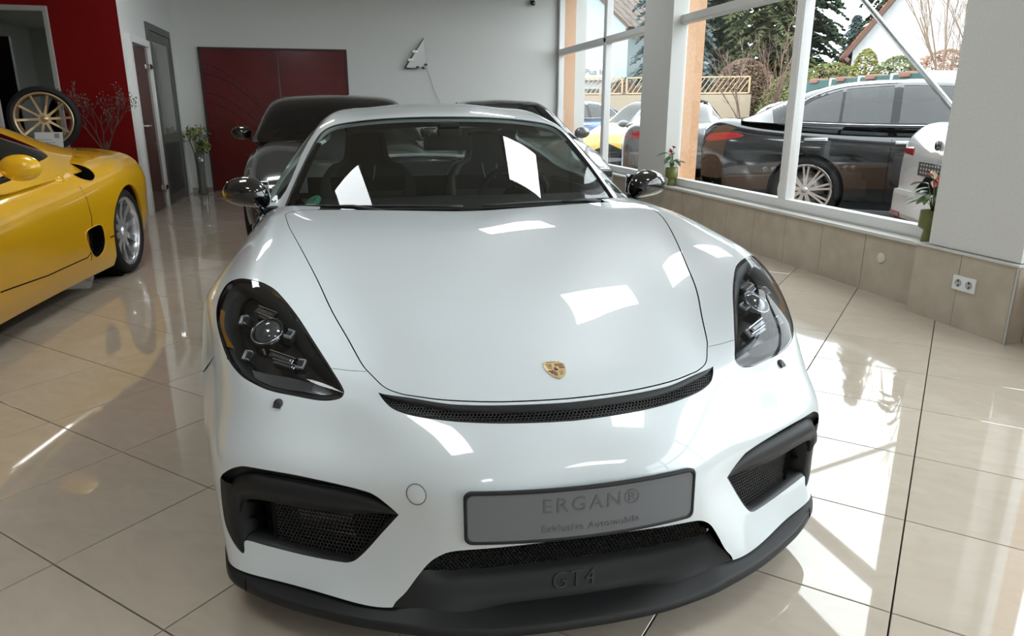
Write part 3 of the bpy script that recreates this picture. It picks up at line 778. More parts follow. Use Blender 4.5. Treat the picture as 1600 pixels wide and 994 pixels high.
def intake(T, S, sd, outline):
    A = [(.905, 1.556), (.877, 1.540), (.835, 1.522), (.80, 1.516), (.704, 1.518), (.604, 1.531), (.541, 1.543), (.515, 1.556), (.470, 1.602)]
    B = [(.893, 1.590), (.86, 1.560), (.83, 1.546), (.80, 1.540), (.735, 1.546), (.654, 1.553), (.577, 1.561), (.520, 1.578), (.472, 1.603)]
    C = [(.838, 1.640), (.833, 1.612), (.820, 1.600), (.785, 1.596), (.735, 1.601), (.680, 1.607), (.588, 1.608), (.535, 1.605), (.474, 1.604)]
    root = bpy.data.objects.new('corner_intake', None); COL.objects.link(root); root.parent = T
    loft_on('intake_frame', S, [(A, .0005), (A, -.006), ([(a * .5 + b * .5, c * .5 + d * .5) for (a, c), (b, d) in zip(A, B)], -.016), (B, -.020)], M_BLK, root, sd, 60)
    mid = [(a * .55 + b * .45, c * .55 + d * .45) for (a, c), (b, d) in zip(B, C)]
    loft_on('blade', S, [(B, -.020), (B, -.012), (mid, (.010, .0)), (C, (.006, -.002)), (C, (-.006, -.01)), (B, (-.06, -.03))], M_BLKSOFT, root, sd, 60)
    # slim lamp strip in the slot above the blade
    s0 = [(.775, 1.543), (.70, 1.548), (.62, 1.555), (.565, 1.561)]; s1 = [(a, b - .007) for a, b in s0]
    loft_on('lamp_strip', S, [(s1, -.013), (s0, -.0165)], mat('lamp_strip_smoked', (.05, .05, .055), .12, coat=1), root, sd, 20)
    # outer upright
    O = [(.905, 1.556), (.914, 1.614), (.912, 1.678), (.885, 1.720), (.853, 1.744), (.843, 1.738)]
    I = [(.86, 1.57), (.838, 1.615), (.836, 1.66), (.836, 1.70), (.837, 1.728), (.842, 1.737)]
    loft_on('upright', S, [(O, -.02), (O, .001), ([(a * .5 + b * .5, c * .5 + d * .5) for (a, c), (b, d) in zip(O, I)], .002), (I, -.003), (I, -.07)], M_BLKSOFT, root, sd, 40)
    # duct walls and back
    q = np.r_[outline, outline[:1]]; cen = outline.mean(0)
    mb = MB(); mb.grid([son(S, q, -.004, sd), son(S, cen + (q - cen) * .97, -.09, sd), son(S, cen + (q - cen) * .5, -.13, sd), son(S, cen + (q - cen) * .01, -.14, sd)]); mb.build('duct', M_VOID, root)
    # frame lip along the lower edge
    L = [(.474, 1.604), (.52, 1.652), (.565, 1.698), (.588, 1.713), (.62, 1.716), (.697, 1.716), (.777, 1.713), (.834, 1.712)]
    Li = [(.49, 1.606), (.528, 1.648), (.57, 1.690), (.590, 1.703), (.62, 1.706), (.697, 1.706), (.777, 1.703), (.83, 1.702)]
    loft_on('lower_lip', S, [(L, .0), (Li, -.008), (Li, -.05)], M_BLK, root, sd, 50)
    poly = [(.478, 1.605), (.524, 1.650), (.566, 1.694), (.59, 1.708), (.76, 1.709), (.765, 1.585), (.58, 1.59)]
    hexgrid(S, poly, -.022, root, sd, pitch=.0080, w=.00045)
    # finned cooler behind the mesh
    mb = MB()
    for k in range(9):
        v = 1.615 + k * .0075
        a = son(S, [(.60, v), (.72, v)], -.045, sd); b = son(S, [(.60, v + .003), (.72, v + .003)], -.045, sd)
        mb.add([a[0], a[1], b[1], b[0]], [(0, 1, 2, 3)])
    o = mb.build('cooler_fins', mat('cooler_alloy', (.20, .20, .20), .4, .6), root); o['kind'] = 'stuff'
    mb = MB()
    a = son(S, [(.768, 1.59), (.768, 1.71)], -.02, sd); b = son(S, [(.768, 1.59), (.768, 1.71)], -.09, sd); mb.add([a[0], a[1], b[1], b[0]], [(0, 1, 2, 3)])
    for v in (1.625, 1.665):
        a = son(S, [(.768, v), (.84, v)], -.02, sd); b = son(S, [(.768, v + .006), (.84, v + .006)], -.05, sd); mb.add([a[0], a[1], b[1], b[0]], [(0, 1, 2, 3)])
    mb.build('air_guide', M_BLK, root)

def crest(T, S):
    C = bpy.data.objects.new('hood_crest', None); COL.objects.link(C); C.parent = T
    C['label'] = 'small gold and dark red shield crest'
    W, Hh = .0255, .0345
    def sh(k=1.0, n=10):
        top = [(-1, .80), (-.5, .93), (0, .97), (.5, .93), (1, .80)]
        side = [(1, .80), (.98, .2), (.80, -.35), (.45, -.78), (0, -1.0)]
        P = crom(top, 4)[:-1].tolist() + crom(side, 5)[:-1].tolist(); P += [(-x, y) for x, y in crom(side, 5)[::-1][:-1].tolist()]
        return [(x * W * k, y * Hh * k) for x, y in P]
    u0, v0 = .001, 1.226
    def lay(name, poly, off, m, parent):
        vs = son(S, [(u0 + x, v0 - y) for x, y in poly], off); n = len(poly); lo = son(S, [(u0 + x, v0 - y) for x, y in poly], off - .0015)
        mb = MB(); mb.add(np.r_[vs, lo], [tuple(range(n))] + [(i, (i + 1) % n, n + (i + 1) % n, n + i) for i in range(n)]); return mb.build(name, m, parent)
    gold = mat('crest_gold', (.55, .38, .16), .3, .55); rim = mat('crest_rim', (.62, .55, .42), .25, .7); red = mat('crest_red', (.11, .012, .012), .4); blk = mat('crest_black', (.02, .015, .012), .4)
    lay('crest_rim', sh(1.0), .0018, rim, C); lay('crest_field', sh(.93), .0024, gold, C)
    # red stripes: upper right and lower left quarters
    for k in range(3):
        y = Hh * (.60 - k * .20)
        lay('crest_stripe', [(.0015, y), (W * .88, y), (W * .88, y - Hh * .115), (.0015, y - Hh * .115)], .0028, red, C)
        y = -Hh * (.10 + k * .20); wl = W * (.83, .66, .42)[k]; w2 = W * (.75, .55, .28)[k]
        lay('crest_stripe', [(-.0008, y), (-wl, y), (-w2, y - Hh * .125), (-.0008, y - Hh * .125)], .0028, red, C)
    # antlers: short dark ticks in the gold quarters
    for k in range(3):
        for sgn, yy, xw in ((-1, Hh * (.56 - k * .19), .85 - k * .04), (1, -Hh * (.12 + k * .19), .78 - k * .18)):
            for j in range(3):
                x0 = sgn * W * (.22 + (xw - .22) * j / 3); dx = sgn * W * .13
                lay('crest_antler', [(x0, yy), (x0 + dx, yy + Hh * .05), (x0 + dx, yy + Hh * .005), (x0, yy - Hh * .05)], .0028, blk, C)
    ins = [(-.36, .30), (.36, .30), (.34, -.05), (.18, -.28), (0, -.36), (-.18, -.28), (-.34, -.05)]
    lay('crest_shield', [(x * W, y * Hh) for x, y in ins], .0032, gold, C)
    lay('crest_horse', [(-.12 * W, .18 * Hh), (.05 * W, .22 * Hh), (.10 * W, .05 * Hh), (.22 * W, -.02 * Hh), (.12 * W, -.20 * Hh), (-.03 * W, -.10 * Hh), (-.12 * W, -.24 * Hh), (-.18 * W, -.02 * Hh)], .0036, blk, C)
    me = wrap_text(text_mesh('PORSCHE', .0066, 0, 1.25), S, u0, v0 - Hh * .80, .0030); link('crest_lettering', me, blk, C)

def plate(T, S):
    Pm = mat('plate_grey', (.15, .155, .165), .38, spec=.4)
    P_ = bpy.data.objects.new('number_plate', None); COL.objects.link(P_); P_.parent = T
    P_['label'] = 'dark grey dealer plate with faint lettering'
    # gently bent plate standing off the bumper
    W, H0, H1 = .262, .330, .452; rows = []
    def pt_(x, z, o): return (x, 1.288 + .42 * x * x + (z - .39) * .03 - o - GT_B, z)
    xs = np.linspace(-W, W, 33)
    def ring(o, ins):
        out = []
        w = W - ins; h0 = H0 + ins; h1 = H1 - ins; r_ = .014
        for cx_, cz_, a0 in ((w - r_, h1 - r_, 0), (-w + r_, h1 - r_, 90), (-w + r_, h0 + r_, 180), (w - r_, h0 + r_, 270)):
            for k in range(5): out.append((cx_ + r_ * math.cos(R(a0 + k * 22.5)), cz_ + r_ * math.sin(R(a0 + k * 22.5))))
        # densify the long edges
        o2 = []
        for i in range(len(out)):
            a, b = out[i], out[(i + 1) % len(out)]; n = max(1, int(abs(a[0] - b[0]) / .02))
            for k in range(n): o2.append((a[0] + (b[0] - a[0]) * k / n, a[1] + (b[1] - a[1]) * k / n))
        return [pt_(x, z, o) for x, z in o2]
    mb = MB(); mb.grid([ring(-.012, .004), ring(.0, .0), ring(.004, .001), ring(.004, .006), ring(.0015, .0075)], True, closed_u=True); mb.build('plate_frame', M_BLKSOFT, P_)
    G_ = [[pt_(x, z, .0018) for x in np.linspace(-W + .006, W - .006, 40)] for z in np.linspace(H0 + .006, H1 - .006, 6)]
    mb = MB(); mb.grid(G_); mb.build('plate_face', Pm, P_, fix=True)
    tm = mat('plate_lettering', (.10, .10, .105), .35)
    for txt, size, zc, sp, x0 in (('ERGAN\u00ae', .047, .412, 1.25, .01), ('Exklusive Automobile', .0225, .360, 1.12, .01)):
        me = text_mesh(txt, size, .0006, sp)
        co = np.zeros(len(me.vertices) * 3); me.vertices.foreach_get('co', co); co = co.reshape(-1, 3)
        me.vertices.foreach_set('co', np.array([pt_(x + x0, zc + y, .0022 + z) for x, y, z in co]).ravel()); me.update()
        link('plate_lettering', me, tm, P_)

def lower_front(T, S):
    g = lambda L: [(a, b - GT_B, c) for a, b, c in L]
    sym = lambda L: [(-a, b, c) for a, b, c in L[::-1] if a > 1e-6] + L
    lip = [(0, 1.297, .088), (.1, 1.299, .088), (.207, 1.306, .09), (.31, 1.326, .093), (.38, 1.346, .096), (.517, 1.402, .102), (.664, 1.49, .106), (.75, 1.56, .108), (.80, 1.615, .112), (.822, 1.69, .118), (.832, 1.78, .125)]
    top = [(0, 1.303, .104), (.1, 1.305, .104), (.207, 1.312, .106), (.31, 1.332, .110), (.38, 1.352, .116), (.517, 1.408, .120), (.664, 1.496, .122), (.75, 1.562, .126), (.798, 1.616, .134), (.820, 1.69, .146), (.83, 1.78, .15)]
    inn = [(0, 1.372, .125), (.1, 1.372, .126), (.207, 1.373, .130), (.31, 1.378, .137), (.38, 1.388, .142), (.517, 1.450, .136), (.664, 1.55, .136), (.75, 1.60, .140), (.79, 1.645, .150), (.812, 1.70, .158), (.825, 1.78, .16)]
    und = [(a * .97, b + .10, .095) for a, b, c in lip]
    rows = [resample(crom(g(sym(q)), 5), 120) for q in (inn, top, lip, und)]
    top2 = rows[1] + np.array([0, .004, .002]); lip2 = rows[2] + np.array([0, .003, -.003])
    mb = MB(); mb.grid([rows[0], top2, rows[1], rows[2], lip2, rows[3]]); sp = mb.build('front_splitter', M_BLKSOFT, T)
    for sd in (1, -1):   # seam of the splitter end piece
        mb = MB(); mb.tube([(sd * .757, 1.572 - GT_B, .137), (sd * .757, 1.566 - GT_B, .120), (sd * .757, 1.568 - GT_B, .106)], .0016, 6); mb.build('splitter_seam', M_VOID, sp)
    # sunken panel with the raised badge, between the grille and the splitter
    A = [(0, 1.418, .188), (.12, 1.418, .190), (.22, 1.416, .196), (.30, 1.412, .206), (.36, 1.402, .215), (.415, 1.392, .180)]
    B = [(0, 1.398, .172), (.12, 1.398, .173), (.215, 1.396, .178), (.285, 1.394, .185), (.35, 1.392, .190), (.42, 1.392, .165)]
    C_ = [(0, 1.376, .132), (.12, 1.376, .133), (.20, 1.376, .138), (.262, 1.378, .148), (.34, 1.384, .163), (.43, 1.392, .150)]
    D_ = [(0, 1.355, .116), (.12, 1.355, .117), (.22, 1.356, .122), (.30, 1.365, .130), (.37, 1.380, .138), (.45, 1.398, .142)]
    rows = [resample(crom(g(sym(q)), 6), 90) for q in (A, B, C_, D_)]
    # spread through a spline down the rows
    rr = crom([r_.ravel() for r_ in rows], 5).reshape(-1, 90, 3)
    mb = MB(); mb.grid(rr); mb.build('lower_panel', M_BLKSOFT, T)
    me = text_mesh('GT4', .052, .0015, 1.15, .18)
    co = np.zeros(len(me.vertices) * 3); me.vertices.foreach_get('co', co); co = co.reshape(-1, 3)
    sl = Vector((0, 1.396 - 1.376, .170 - .133)).normalized(); nn = Vector((0, -sl.z, sl.y))
    V = [(x * 1.05 + .004, 1.387 + y * sl.y + (z + .002) * nn.y - GT_B, .152 + y * sl.z + (z + .002) * nn.z) for x, y, z in co]
    me.vertices.foreach_set('co', np.array(V).ravel()); me.update(); link('raised_badge', me, M_BLK, T)
    # lower grille set back under the plate
    mb = MB(); q0 = resample(crom(g(sym([(0, 1.345, .318), (.2, 1.348, .316), (.30, 1.366, .30), (.355, 1.388, .268), (.405, 1.412, .20)])), 5), 60)
    q1 = q0 + np.array([0, .09, -.0]); q2 = resample(crom(g(sym([(0, 1.44, .18), (.2, 1.44, .185), (.30, 1.44, .19), (.36, 1.44, .195), (.42, 1.44, .17)])), 5), 60)
    mb.grid([q0, q1, q2 + np.array([0, .03, 0])]); mb.build('grille_backing', M_VOID, T)
    # honeycomb
    mb = MB(); pitch = .0090; a = pitch / math.sqrt(3); j = 0; z = .19
    while z < .31:
        x = -.37 + (pitch / 2 if j % 2 else 0)
        while x < .37:
            if z < .31 - max(0, (abs(x) - .27)) * 1.0:
                c = [(x + a * math.cos(R(90 + 60 * k)), z + a * math.sin(R(90 + 60 * k))) for k in range(4)]
                for p, q in zip(c[:-1], c[1:]):
                    d = Vector((q[0] - p[0], 0, q[1] - p[1])).normalized(); n_ = Vector((-d.z, 0, d.x)) * .0006
                    vs = [(p[0] - n_.x, p[1] - n_.z), (q[0] - n_.x, q[1] - n_.z), (q[0] + n_.x, q[1] + n_.z), (p[0] + n_.x, p[1] + n_.z)]
                    f = lambda xx, zz, o: (xx, 1.415 - (zz - .19) * .35 + o - GT_B, zz)
                    mb.add([f(*w, 0) for w in vs] + [f(*w, .006) for w in vs], [(0, 1, 2, 3), (0, 4, 5, 1), (3, 2, 6, 7)])
            x += pitch
        z += a * 1.5; j += 1
    o = mb.build('mesh_grille', M_MESHWIRE, T, fix=False); o['kind'] = 'stuff'

def greenhouse(T, G, S):
    ue = G.ku[len(G.ku) // 2 + 3]; up = G.ku[len(G.ku) // 2 + 4]; uw = G.umax; v5 = G.kv[5]; v9 = G.kv[9]; v12 = G.vmax
    ws = crom([(0, .0), (ue * .6, .0), (ue, .0)], 6).tolist() + crom([(ue, 0), (ue, v5 * .5), (ue, v5 * .80), (ue - .012, v5 * .90), (ue - .06, v5 * .965), (ue - .16, v5 * .99), (ue * .5, v5), (0, v5)], 7)[1:].tolist()
    ws = np.array(ws)
    rg = crom([(0, v9 + .14), (ue * .55, v9 + .15), (ue - .05, v9 + .19), (ue - .03, v9 + .26), (ue - .05, v12 - .08), (ue * .5, v12 - .04), (0, v12 - .04)], 6)
    sg = crom([(up + .012, .12), (up + .012, v5 * .8), (up + .012, G.kv[7]), (up + .012, G.kv[9]), (up + .06, G.kv[10] - .05), (uw - .02, G.kv[9] + .1), (uw - .012, G.kv[7]), (uw - .012, v5 * .6), (uw - .012, .20)], 5, True)
    sk = Skin(G, [(ws, False), (rg, False), (sg, True)], 0, uw, 0, v12, .022)
    c = sk.cen; cl = lambda P: np.r_[P, [[-.01, P[-1][1]], [-.01, P[0][1]]]]
    inW = inpoly(c, np.r_[ws, [[-.01, v5], [-.01, -.01]]]); inR = inpoly(c, cl(rg)); inS = inpoly(c, sg)
    GW = Surf([row[:4] for row in ROOF_NET[:6]]); sw_ = ws.copy(); sw_[:, 0] *= GW.umax / ue; sw_[:, 1] *= GW.vmax / v5
    skw = Skin(GW, [(sw_, False)], 0, GW.umax, 0, GW.vmax, .025)
    skw.panel('windshield', inpoly(skw.cen, np.r_[sw_, [[-.01, GW.vmax], [-.01, -.01]]]), G_WIND, T, skirt=0, off=-.003)
    edge = np.r_[son(G, ws[6:], .001, 1), son(G, ws[6:][::-1], .001, -1)]
    MB().tube([tuple(p) for p in edge], .0045, 6).build('windshield_seal', M_BLK, T)
    sk.panel('rear_window', inR, G_SIDE, T, skirt=0)
    for sd in (1, -1): sk.panel('side_window', inS, G_SIDE, T, sides=(sd,), skirt=0)
    side_gap = c[:, 0] > up + .0
    sk.panel('roof', ~inW & ~inR & ~inS, M_WHITE, T, skirt=.02)
    # dark printed border on the inside of the glass
    cen = np.array([0, v5 * .5]); b0 = ws; b1 = np.array([(max(0, p[0] - .03) if p[0] > ue * .5 or True else p[0], p[1]) for p in ws])
    k = np.linspace(0, 1, 30)
    for sd in (1, -1):
        o_ = [(ue, v5 * t) for t in np.linspace(0.0, .78, 12)]; i_ = [(ue - .035, v5 * t) for t in np.linspace(0.0, .76, 12)]
        loft_on('glass_border', G, [(o_, -.006), (i_, -.006)], M_VOID, T, sd, 20)
    tb = [(ue - .05, v5 * .93), (ue * .7, v5 * .975), (ue * .35, v5 * .985), (0, v5 * .985)]
    lb = [(u, .0) for u in np.linspace(0, ue, 8)]; li = [(u, .035) for u in np.linspace(0, ue - .02, 8)]
    for sd in (1, -1): loft_on('glass_border', G, [(lb, -.006), (li, -.006)], M_VOID, T, sd, 20)
    # wipers
    for x0, x1, xa in ((-.02, -.60, -.36), (.58, .04, .42)):
        mb = MB()
        pts = [son(G, [(abs(x), .030 + .012 * math.sin(3 * t))], .010, 1 if x > 0 else -1)[0] for t, x in [(t, x0 + (x1 - x0) * t) for t in np.linspace(0, 1, 12)]]
        mb.tube(pts, .006, 6); w = mb.build('wiper', M_BLK, T)
        pts = [son(G, [(abs(x), v)], o, 1 if x > 0 else -1)[0] for x, v, o in ((xa + .10, -.02 + .022, .004), (xa + .05, .012, .018), (xa, .026, .022), (xa - .09, .032, .016))]
        mb = MB(); mb.tube(pts, [.014, .012, .009, .006], 8); mb.build('wiper_arm', M_BLK, w)
    mb = MB(); q0 = np.array([son(G, [(abs(x), .0)], -.004, 1 if x >= 0 else -1)[0] for x in np.linspace(-ue, ue, 40)])
    q1 = q0 + np.array([0, -.03, -.012]); q1b = q0 + np.array([0, -.06, -.03]); mb.grid([q0, q1, q1b]); mb.build('cowl_panel', M_BLK, T)
    # green emission disc inside the glass
    M = sfr(GW, GW.umax * .838, .088, -.008, -1); st = mat('sticker_green', (.04, .30, .22), .5)
    mb = MB(); mb.lathe([(.0001, 0), (.038, 0), (.038, -.001)], 36, M); s_ = mb.build('emission_sticker', st, T)
    mb = MB(); mb.box(-.026, .026, -.028, -.013, .0004, .0012, M); mb.build('sticker_field', mat('sticker_pale', (.55, .62, .58), .5), s_)
    me = text_mesh('4', .030, .0003); me.transform(M @ Matrix.Translation((0, .012, .001))); link('sticker_digit', me, mat('sticker_dark', (.01, .05, .035), .5), s_)

def sides_and_tail(T, S, G):
    # body side from the front arch to the tail: (rearward, [belt, shoulder, mid, sill])
    st = []
    for b, belt, sh, mid, sill in (
        (2.68, (.80, .833), (.885, .66), (.893, .45), (.878, .16)), (3.0, (.845, .79), (.878, .66), (.880, .45), (.872, .16)), (3.5, (.848, .82), (.878, .68), (.872, .45), (.870, .15)),
        (3.95, (.838, .86), (.885, .70), (.880, .45), (.880, .15)), (4.3, (.832, .885), (.898, .74), (.905, .50), (.895, .20)), (4.72, (.815, .90), (.902, .78), (.912, .68), (.905, .66)),
        (5.1, (.772, .89), (.875, .76), (.895, .55), (.885, .28)), (5.45, (.70, .86), (.82, .74), (.835, .52), (.80, .25)), (5.70, (.55, .84), (.62, .72), (.63, .52), (.60, .27)), (5.76, (.0, .84), (.0, .72), (.0, .52), (.0, .28))):
        st.append([(x, b, z) for x, z in (belt, sh, mid, sill)])
    # close the shape across the tail (mirror) as one shell on each side
    P = np.array(st).transpose(1, 0, 2)
    Q = np.array([resample(crom(r_, 5), 70) for r_ in P]); Q = np.array([crom(Q[:, j], 6) for j in range(Q.shape[1])])   # along, down
    for sd in (1, -1):
        q = Q.copy(); q[..., 0] *= sd; q[..., 1] -= GT_B
        # leave the wheel arches open
        mb = MB(); n, k = q.shape[:2]; fs = []
        for i in range(n - 1):
            for j in range(k - 1):
                cc = (q[i, j] + q[i + 1, j + 1]) / 2
                if math.hypot(cc[1] + GT_B - 4.724, cc[2] - .345) < .375 or math.hypot(cc[1] + GT_B - 2.24, cc[2] - .33) < .36: continue
                fs.append((i * k + j, i * k + j + 1, (i + 1) * k + j + 1, (i + 1) * k + j))
        mb.add(q.reshape(-1, 3), fs, True); mb.build('body_side', M_WHITE, T)
        mb = MB(); mb.tube([(sd * .868, 3.06 - GT_B, .775), (sd * .882, 3.05 - GT_B, .66), (sd * .884, 3.04 - GT_B, .45), (sd * .876, 3.06 - GT_B, .2)], .003, 6); mb.build('door_gap', M_VOID, T)
        for yy, rr in ((2.24, .372), (4.724, .385)):
            mb = MB(); mb.lathe([(rr, -.13), (rr, .10), (.05, -.13)], 40, Matrix.Translation((sd * .76, yy - GT_B, .335)) @ Matrix.Scale(sd, 4, (1, 0, 0)), axis='X'); mb.build('arch_liner', M_VOID, T)
        mb = MB(); mb.bbox(sd * .5 if sd < 0 else .42, sd * .42 if sd < 0 else .5, 5.735 - GT_B, 5.765 - GT_B, .70, .74); mb.build('tail_lamp', mat('tail_red', (.3, .005, .005), .2, coat=1), T)
    dk = [[(0, 5.28, .915), (.25, 5.26, .91), (.46, 5.22, .895), (.62, 5.2, .895), (.77, 5.15, .89)], [(0, 5.5, .89), (.25, 5.48, .888), (.42, 5.45, .90), (.56, 5.43, .88), (.70, 5.42, .862)], [(0, 5.76, .845), (.2, 5.755, .845), (.35, 5.74, .845), (.46, 5.72, .843), (.55, 5.70, .84)]]
    mb = MB()
    for sd in (1, -1): mb.grid([[(a * sd, b - GT_B, c_) for a, b, c_ in r_] for r_ in dk])
    mb.build('rear_deck', M_WHITE, T)
    mb = MB(); mb.bbox(-.62, .62, 5.52 - GT_B, 5.74 - GT_B, 1.10, 1.125, .01)
    w = mb.build('rear_wing', M_WHITE, T)
    for sd in (1, -1): mb = MB(); mb.bbox(sd * .36 - .012, sd * .36 + .012, 5.56 - GT_B, 5.70 - GT_B, .86, 1.11, .004); mb.build('wing_strut', M_BLK, w)
    mb = MB(); mb.box(-.70, .70, 1.75 - GT_B, 5.6 - GT_B, .12, .16); mb.build('underbody', M_VOID, T)
    mb = MB(); mb.box(-.70, .70, 1.62 - GT_B, 2.75 - GT_B, .16, .46); mb.build('engine_bay', M_VOID, T)

def cabin(T):
    M_INT = mat('cabin_black', (.012, .012, .013), .7, spec=.3); M_LEA = mat('seat_leather', (.022, .022, .023), .5)
    mb = MB()
    prof = [(2.92, .80), (3.10, .825), (3.40, .835), (3.52, .82), (3.56, .74), (3.50, .45)]
    xs = np.linspace(-.76, .76, 20)
    mb.grid([[(x * (1 - max(0, .2 - i * .06)), b + .22 * x * x * (1 if i < 3 else .3) - GT_B, z - .02 * abs(x)) for x in xs] for i, (b, z) in enumerate(prof)]); mb.build('dashboard', M_INT, T)
    mb = MB(); mb.box(-.80, .80, 2.9 - GT_B, 5.3 - GT_B, .18, .22); mb.build('cabin_floor', M_INT, T)
    mb = MB(); mb.bbox(-.12, .12, 3.5 - GT_B, 4.35 - GT_B, .2, .52, .03); mb.build('centre_tunnel', M_INT, T)
    for sd in (1, -1):
        mb = MB(); mb.box(sd * .80 - .02, sd * .80 + .02, 3.2 - GT_B, 4.5 - GT_B, .2, .82); mb.build('door_card', M_INT, T)
        s = bpy.data.objects.new('bucket_seat', None); COL.objects.link(s); s.parent = T; s.location = (sd * .37, 4.05 - GT_B, .2)
        mb = MB(); mb.bbox(-.24, .24, -.28, .25, .06, .22, .04); mb.build('seat_cushion', M_LEA, s)
        # one-piece backrest with shoulder wings and an integral headrest
        out = [(-.22, .2), (-.27, .45), (-.275, .60), (-.22, .70), (-.14, .74), (-.115, .86), (-.09, .90), (.09, .90), (.115, .86), (.14, .74), (.22, .70), (.275, .60), (.27, .45), (.22, .2)]
        pl = crom(out, 4); n = len(pl); fr = [(x, .16 + z * .32 - .05 * (abs(x) / .27) ** 2, z) for x, z in pl]; bk = [(x * .98, .26 + z * .32, z) for x, z in pl]; ci = [(x * .75, .19 + z * .32, z * .97 + .01) for x, z in pl]
        mb = MB(); mb.grid([ci, fr, bk], True, closed_u=True); k = len(mb.v); mb.f.append(tuple(range(n))); mb.sm.append(False); mb.f.append(tuple(range(2 * n, 3 * n))); mb.sm.append(False); mb.build('seat_back', M_LEA, s)
        for dx in (-1, 1):
            mb = MB(); mb.tube([(dx * .045, .16 + .70 * .32 - .012, .71), (dx * .04, .16 + .66 * .32 - .012, .66), (dx * .028, .16 + .62 * .32 - .012, .625)], .005, 6); mb.build('belt_slot_trim', mat('trim_grey', (.3, .3, .3), .3, .5), s)
    # steering wheel
    Mx = Matrix.Translation((.37, 3.72 - GT_B, .78)) @ Matrix.Rotation(R(-68), 4, 'X')
    sw = bpy.data.objects.new('steering_wheel', None); COL.objects.link(sw); sw.parent = T
    mb = MB(); mb.tube([(Mx @ Vector((.18 * math.cos(a), .18 * math.sin(a), 0)))[:] for a in np.linspace(0, 2 * math.pi, 33)[:-1]], .015, 8, closed=True); mb.build('wheel_rim', M_INT, sw)
    mb = MB(); mb.lathe([(.001, .02), (.06, .015), (.07, -.02)], 20, Mx); mb.build('wheel_hub', M_INT, sw)
    for a in (0, math.pi, -math.pi / 2): mb = MB(); mb.tube([(Mx @ Vector((.05 * math.cos(a), .05 * math.sin(a), 0)))[:], (Mx @ Vector((.175 * math.cos(a), .175 * math.sin(a), 0)))[:]], .012, 6); mb.build('wheel_spoke', M_INT, sw)
    # inside mirror and sensor box
    mb = MB(); mb.bbox(-.115, .115, 3.49 - GT_B, 3.525 - GT_B, 1.035, 1.105, .015); im = mb.build('inside_mirror', M_INT, T)
    mb = MB(); mb.bbox(-.05, .05, 3.44 - GT_B, 3.52 - GT_B, 1.10, 1.165, .012); mb.build('sensor_box', M_INT, im)
    mb = MB(); mb.box(-.72, .72, 4.42 - GT_B, 4.46 - GT_B, .2, .84); mb.build('bulkhead', M_INT, T)
    mb = MB(); mb.bbox(-.55, .55, 4.45 - GT_B, 5.2 - GT_B, .74, .78, .01); mb.build('luggage_shelf', M_INT, T)
    mb = MB(); xs = np.linspace(-.47, .47, 9); mb.grid([[(x, b - GT_B, z - .02 - .16 * x * x) for x in xs] for b, z in ((3.56, 1.165), (3.7, 1.20), (3.9, 1.22), (4.1, 1.225), (4.3, 1.205), (4.42, 1.185))]); mb.build('headliner', M_INT, T)

def door_mirror(T, sd):
    m = bpy.data.objects.new('door_mirror', None); COL.objects.link(m); m.parent = T
    m['label'] = 'gloss black door mirror'
    # shell: rounded, blunt towards the front, tapering outward-down to the stalk
    c = Vector((.893, 3.19 - GT_B, .893)); mb = MB(); n1, n2 = 20, 28; Pn = []
    for i in range(n1 + 1):
        th = math.pi * i / n1; row = []
        for j in range(n2):
            ph = 2 * math.pi * j / n2
            x = math.sin(th) * math.cos(ph); z = math.sin(th) * math.sin(ph); y = -math.cos(th)
            f = lambda t, p: math.copysign(abs(t) ** p, t)
            x = f(x, .85); z = f(z, .9)
            yy = y * .085 if y < 0 else y * .035
            xs = x * .098; zs = z * .062 * (1.0 + .10 * (-x)) - .012 * x * x + .004 * x
            row.append(((c.x + xs) * sd, c.y + yy + .02 * x, c.z + zs + (-.012 if x < 0 else 0) * x * x))
        Pn.append(row)
    mb.grid(Pn, True, closed_u=True); mb.build('mirror_shell', M_BLKGLOSS, m)
    mb = MB()
    for o in (0, .055):
        pts = [((.86 - o * .3) * sd, 3.185 + o - GT_B, .852), ((.838) * sd, 3.195 + o - GT_B, .81), (.815 * sd, 3.21 + o - GT_B, .775), (.79 * sd, 3.22 + o - GT_B, .755)]
        mb.tube(pts, [.024, .016, .014, .02], 8)
    mb.build('mirror_stalk', M_BLKGLOSS, m)
    mb = MB(); mb.bbox(*sorted((sd * .805, sd * .975)), 3.226 - GT_B, 3.232 - GT_B, .845, .93, .003); mb.build('mirror_glass', M_CHROME, m)

build_white_coupe()
# ------------------------------------------------------------------ parametric car used for the other vehicles
def paint(name, col, rough=.3, metal=0.0): return mat(name, col, rough, metal, coat=1.0, coat_rough=.02)
G_DARK = glass_mat('privacy_glass', (.12, .13, .13), 1.6)
G_CAR = glass_mat('car_glass', (.45, .50, .48), 1.0)
M_TAIL = mat('tail_red', (.35, .006, .008), .18, coat=1)
M_CLEARLAMP = mat('lamp_clear', (.45, .47, .5), .08, .4, coat=1)

def inv_side(S, yz, guess):
    """(u,v) on the flank whose side view (rearward, up) equals yz"""
    out = []; g = np.array(guess, float)
    for y, z in yz:
        p = g.copy()
        for _ in range(30):
            q = S([p[0]], [p[1]])[0]; e = np.array([q[1] - y, q[2] - z])
            a = S([p[0]], [p[1]], 1, 0)[0]; b = S([p[0]], [p[1]], 0, 1)[0]
            J = np.array([[a[1], b[1]], [a[2], b[2]]]); st = np.linalg.lstsq(J, -e, rcond=1e-4)[0]
            n = np.linalg.norm(st); st *= min(1, .08 / max(n, 1e-9)); p = p + st
            p[0] = min(max(p[0], 0), S.umax); p[1] = min(max(p[1], 0), S.vmax)
            if n < 1e-6: break
        out.append(p.copy()); g = p
    return np.array(out)

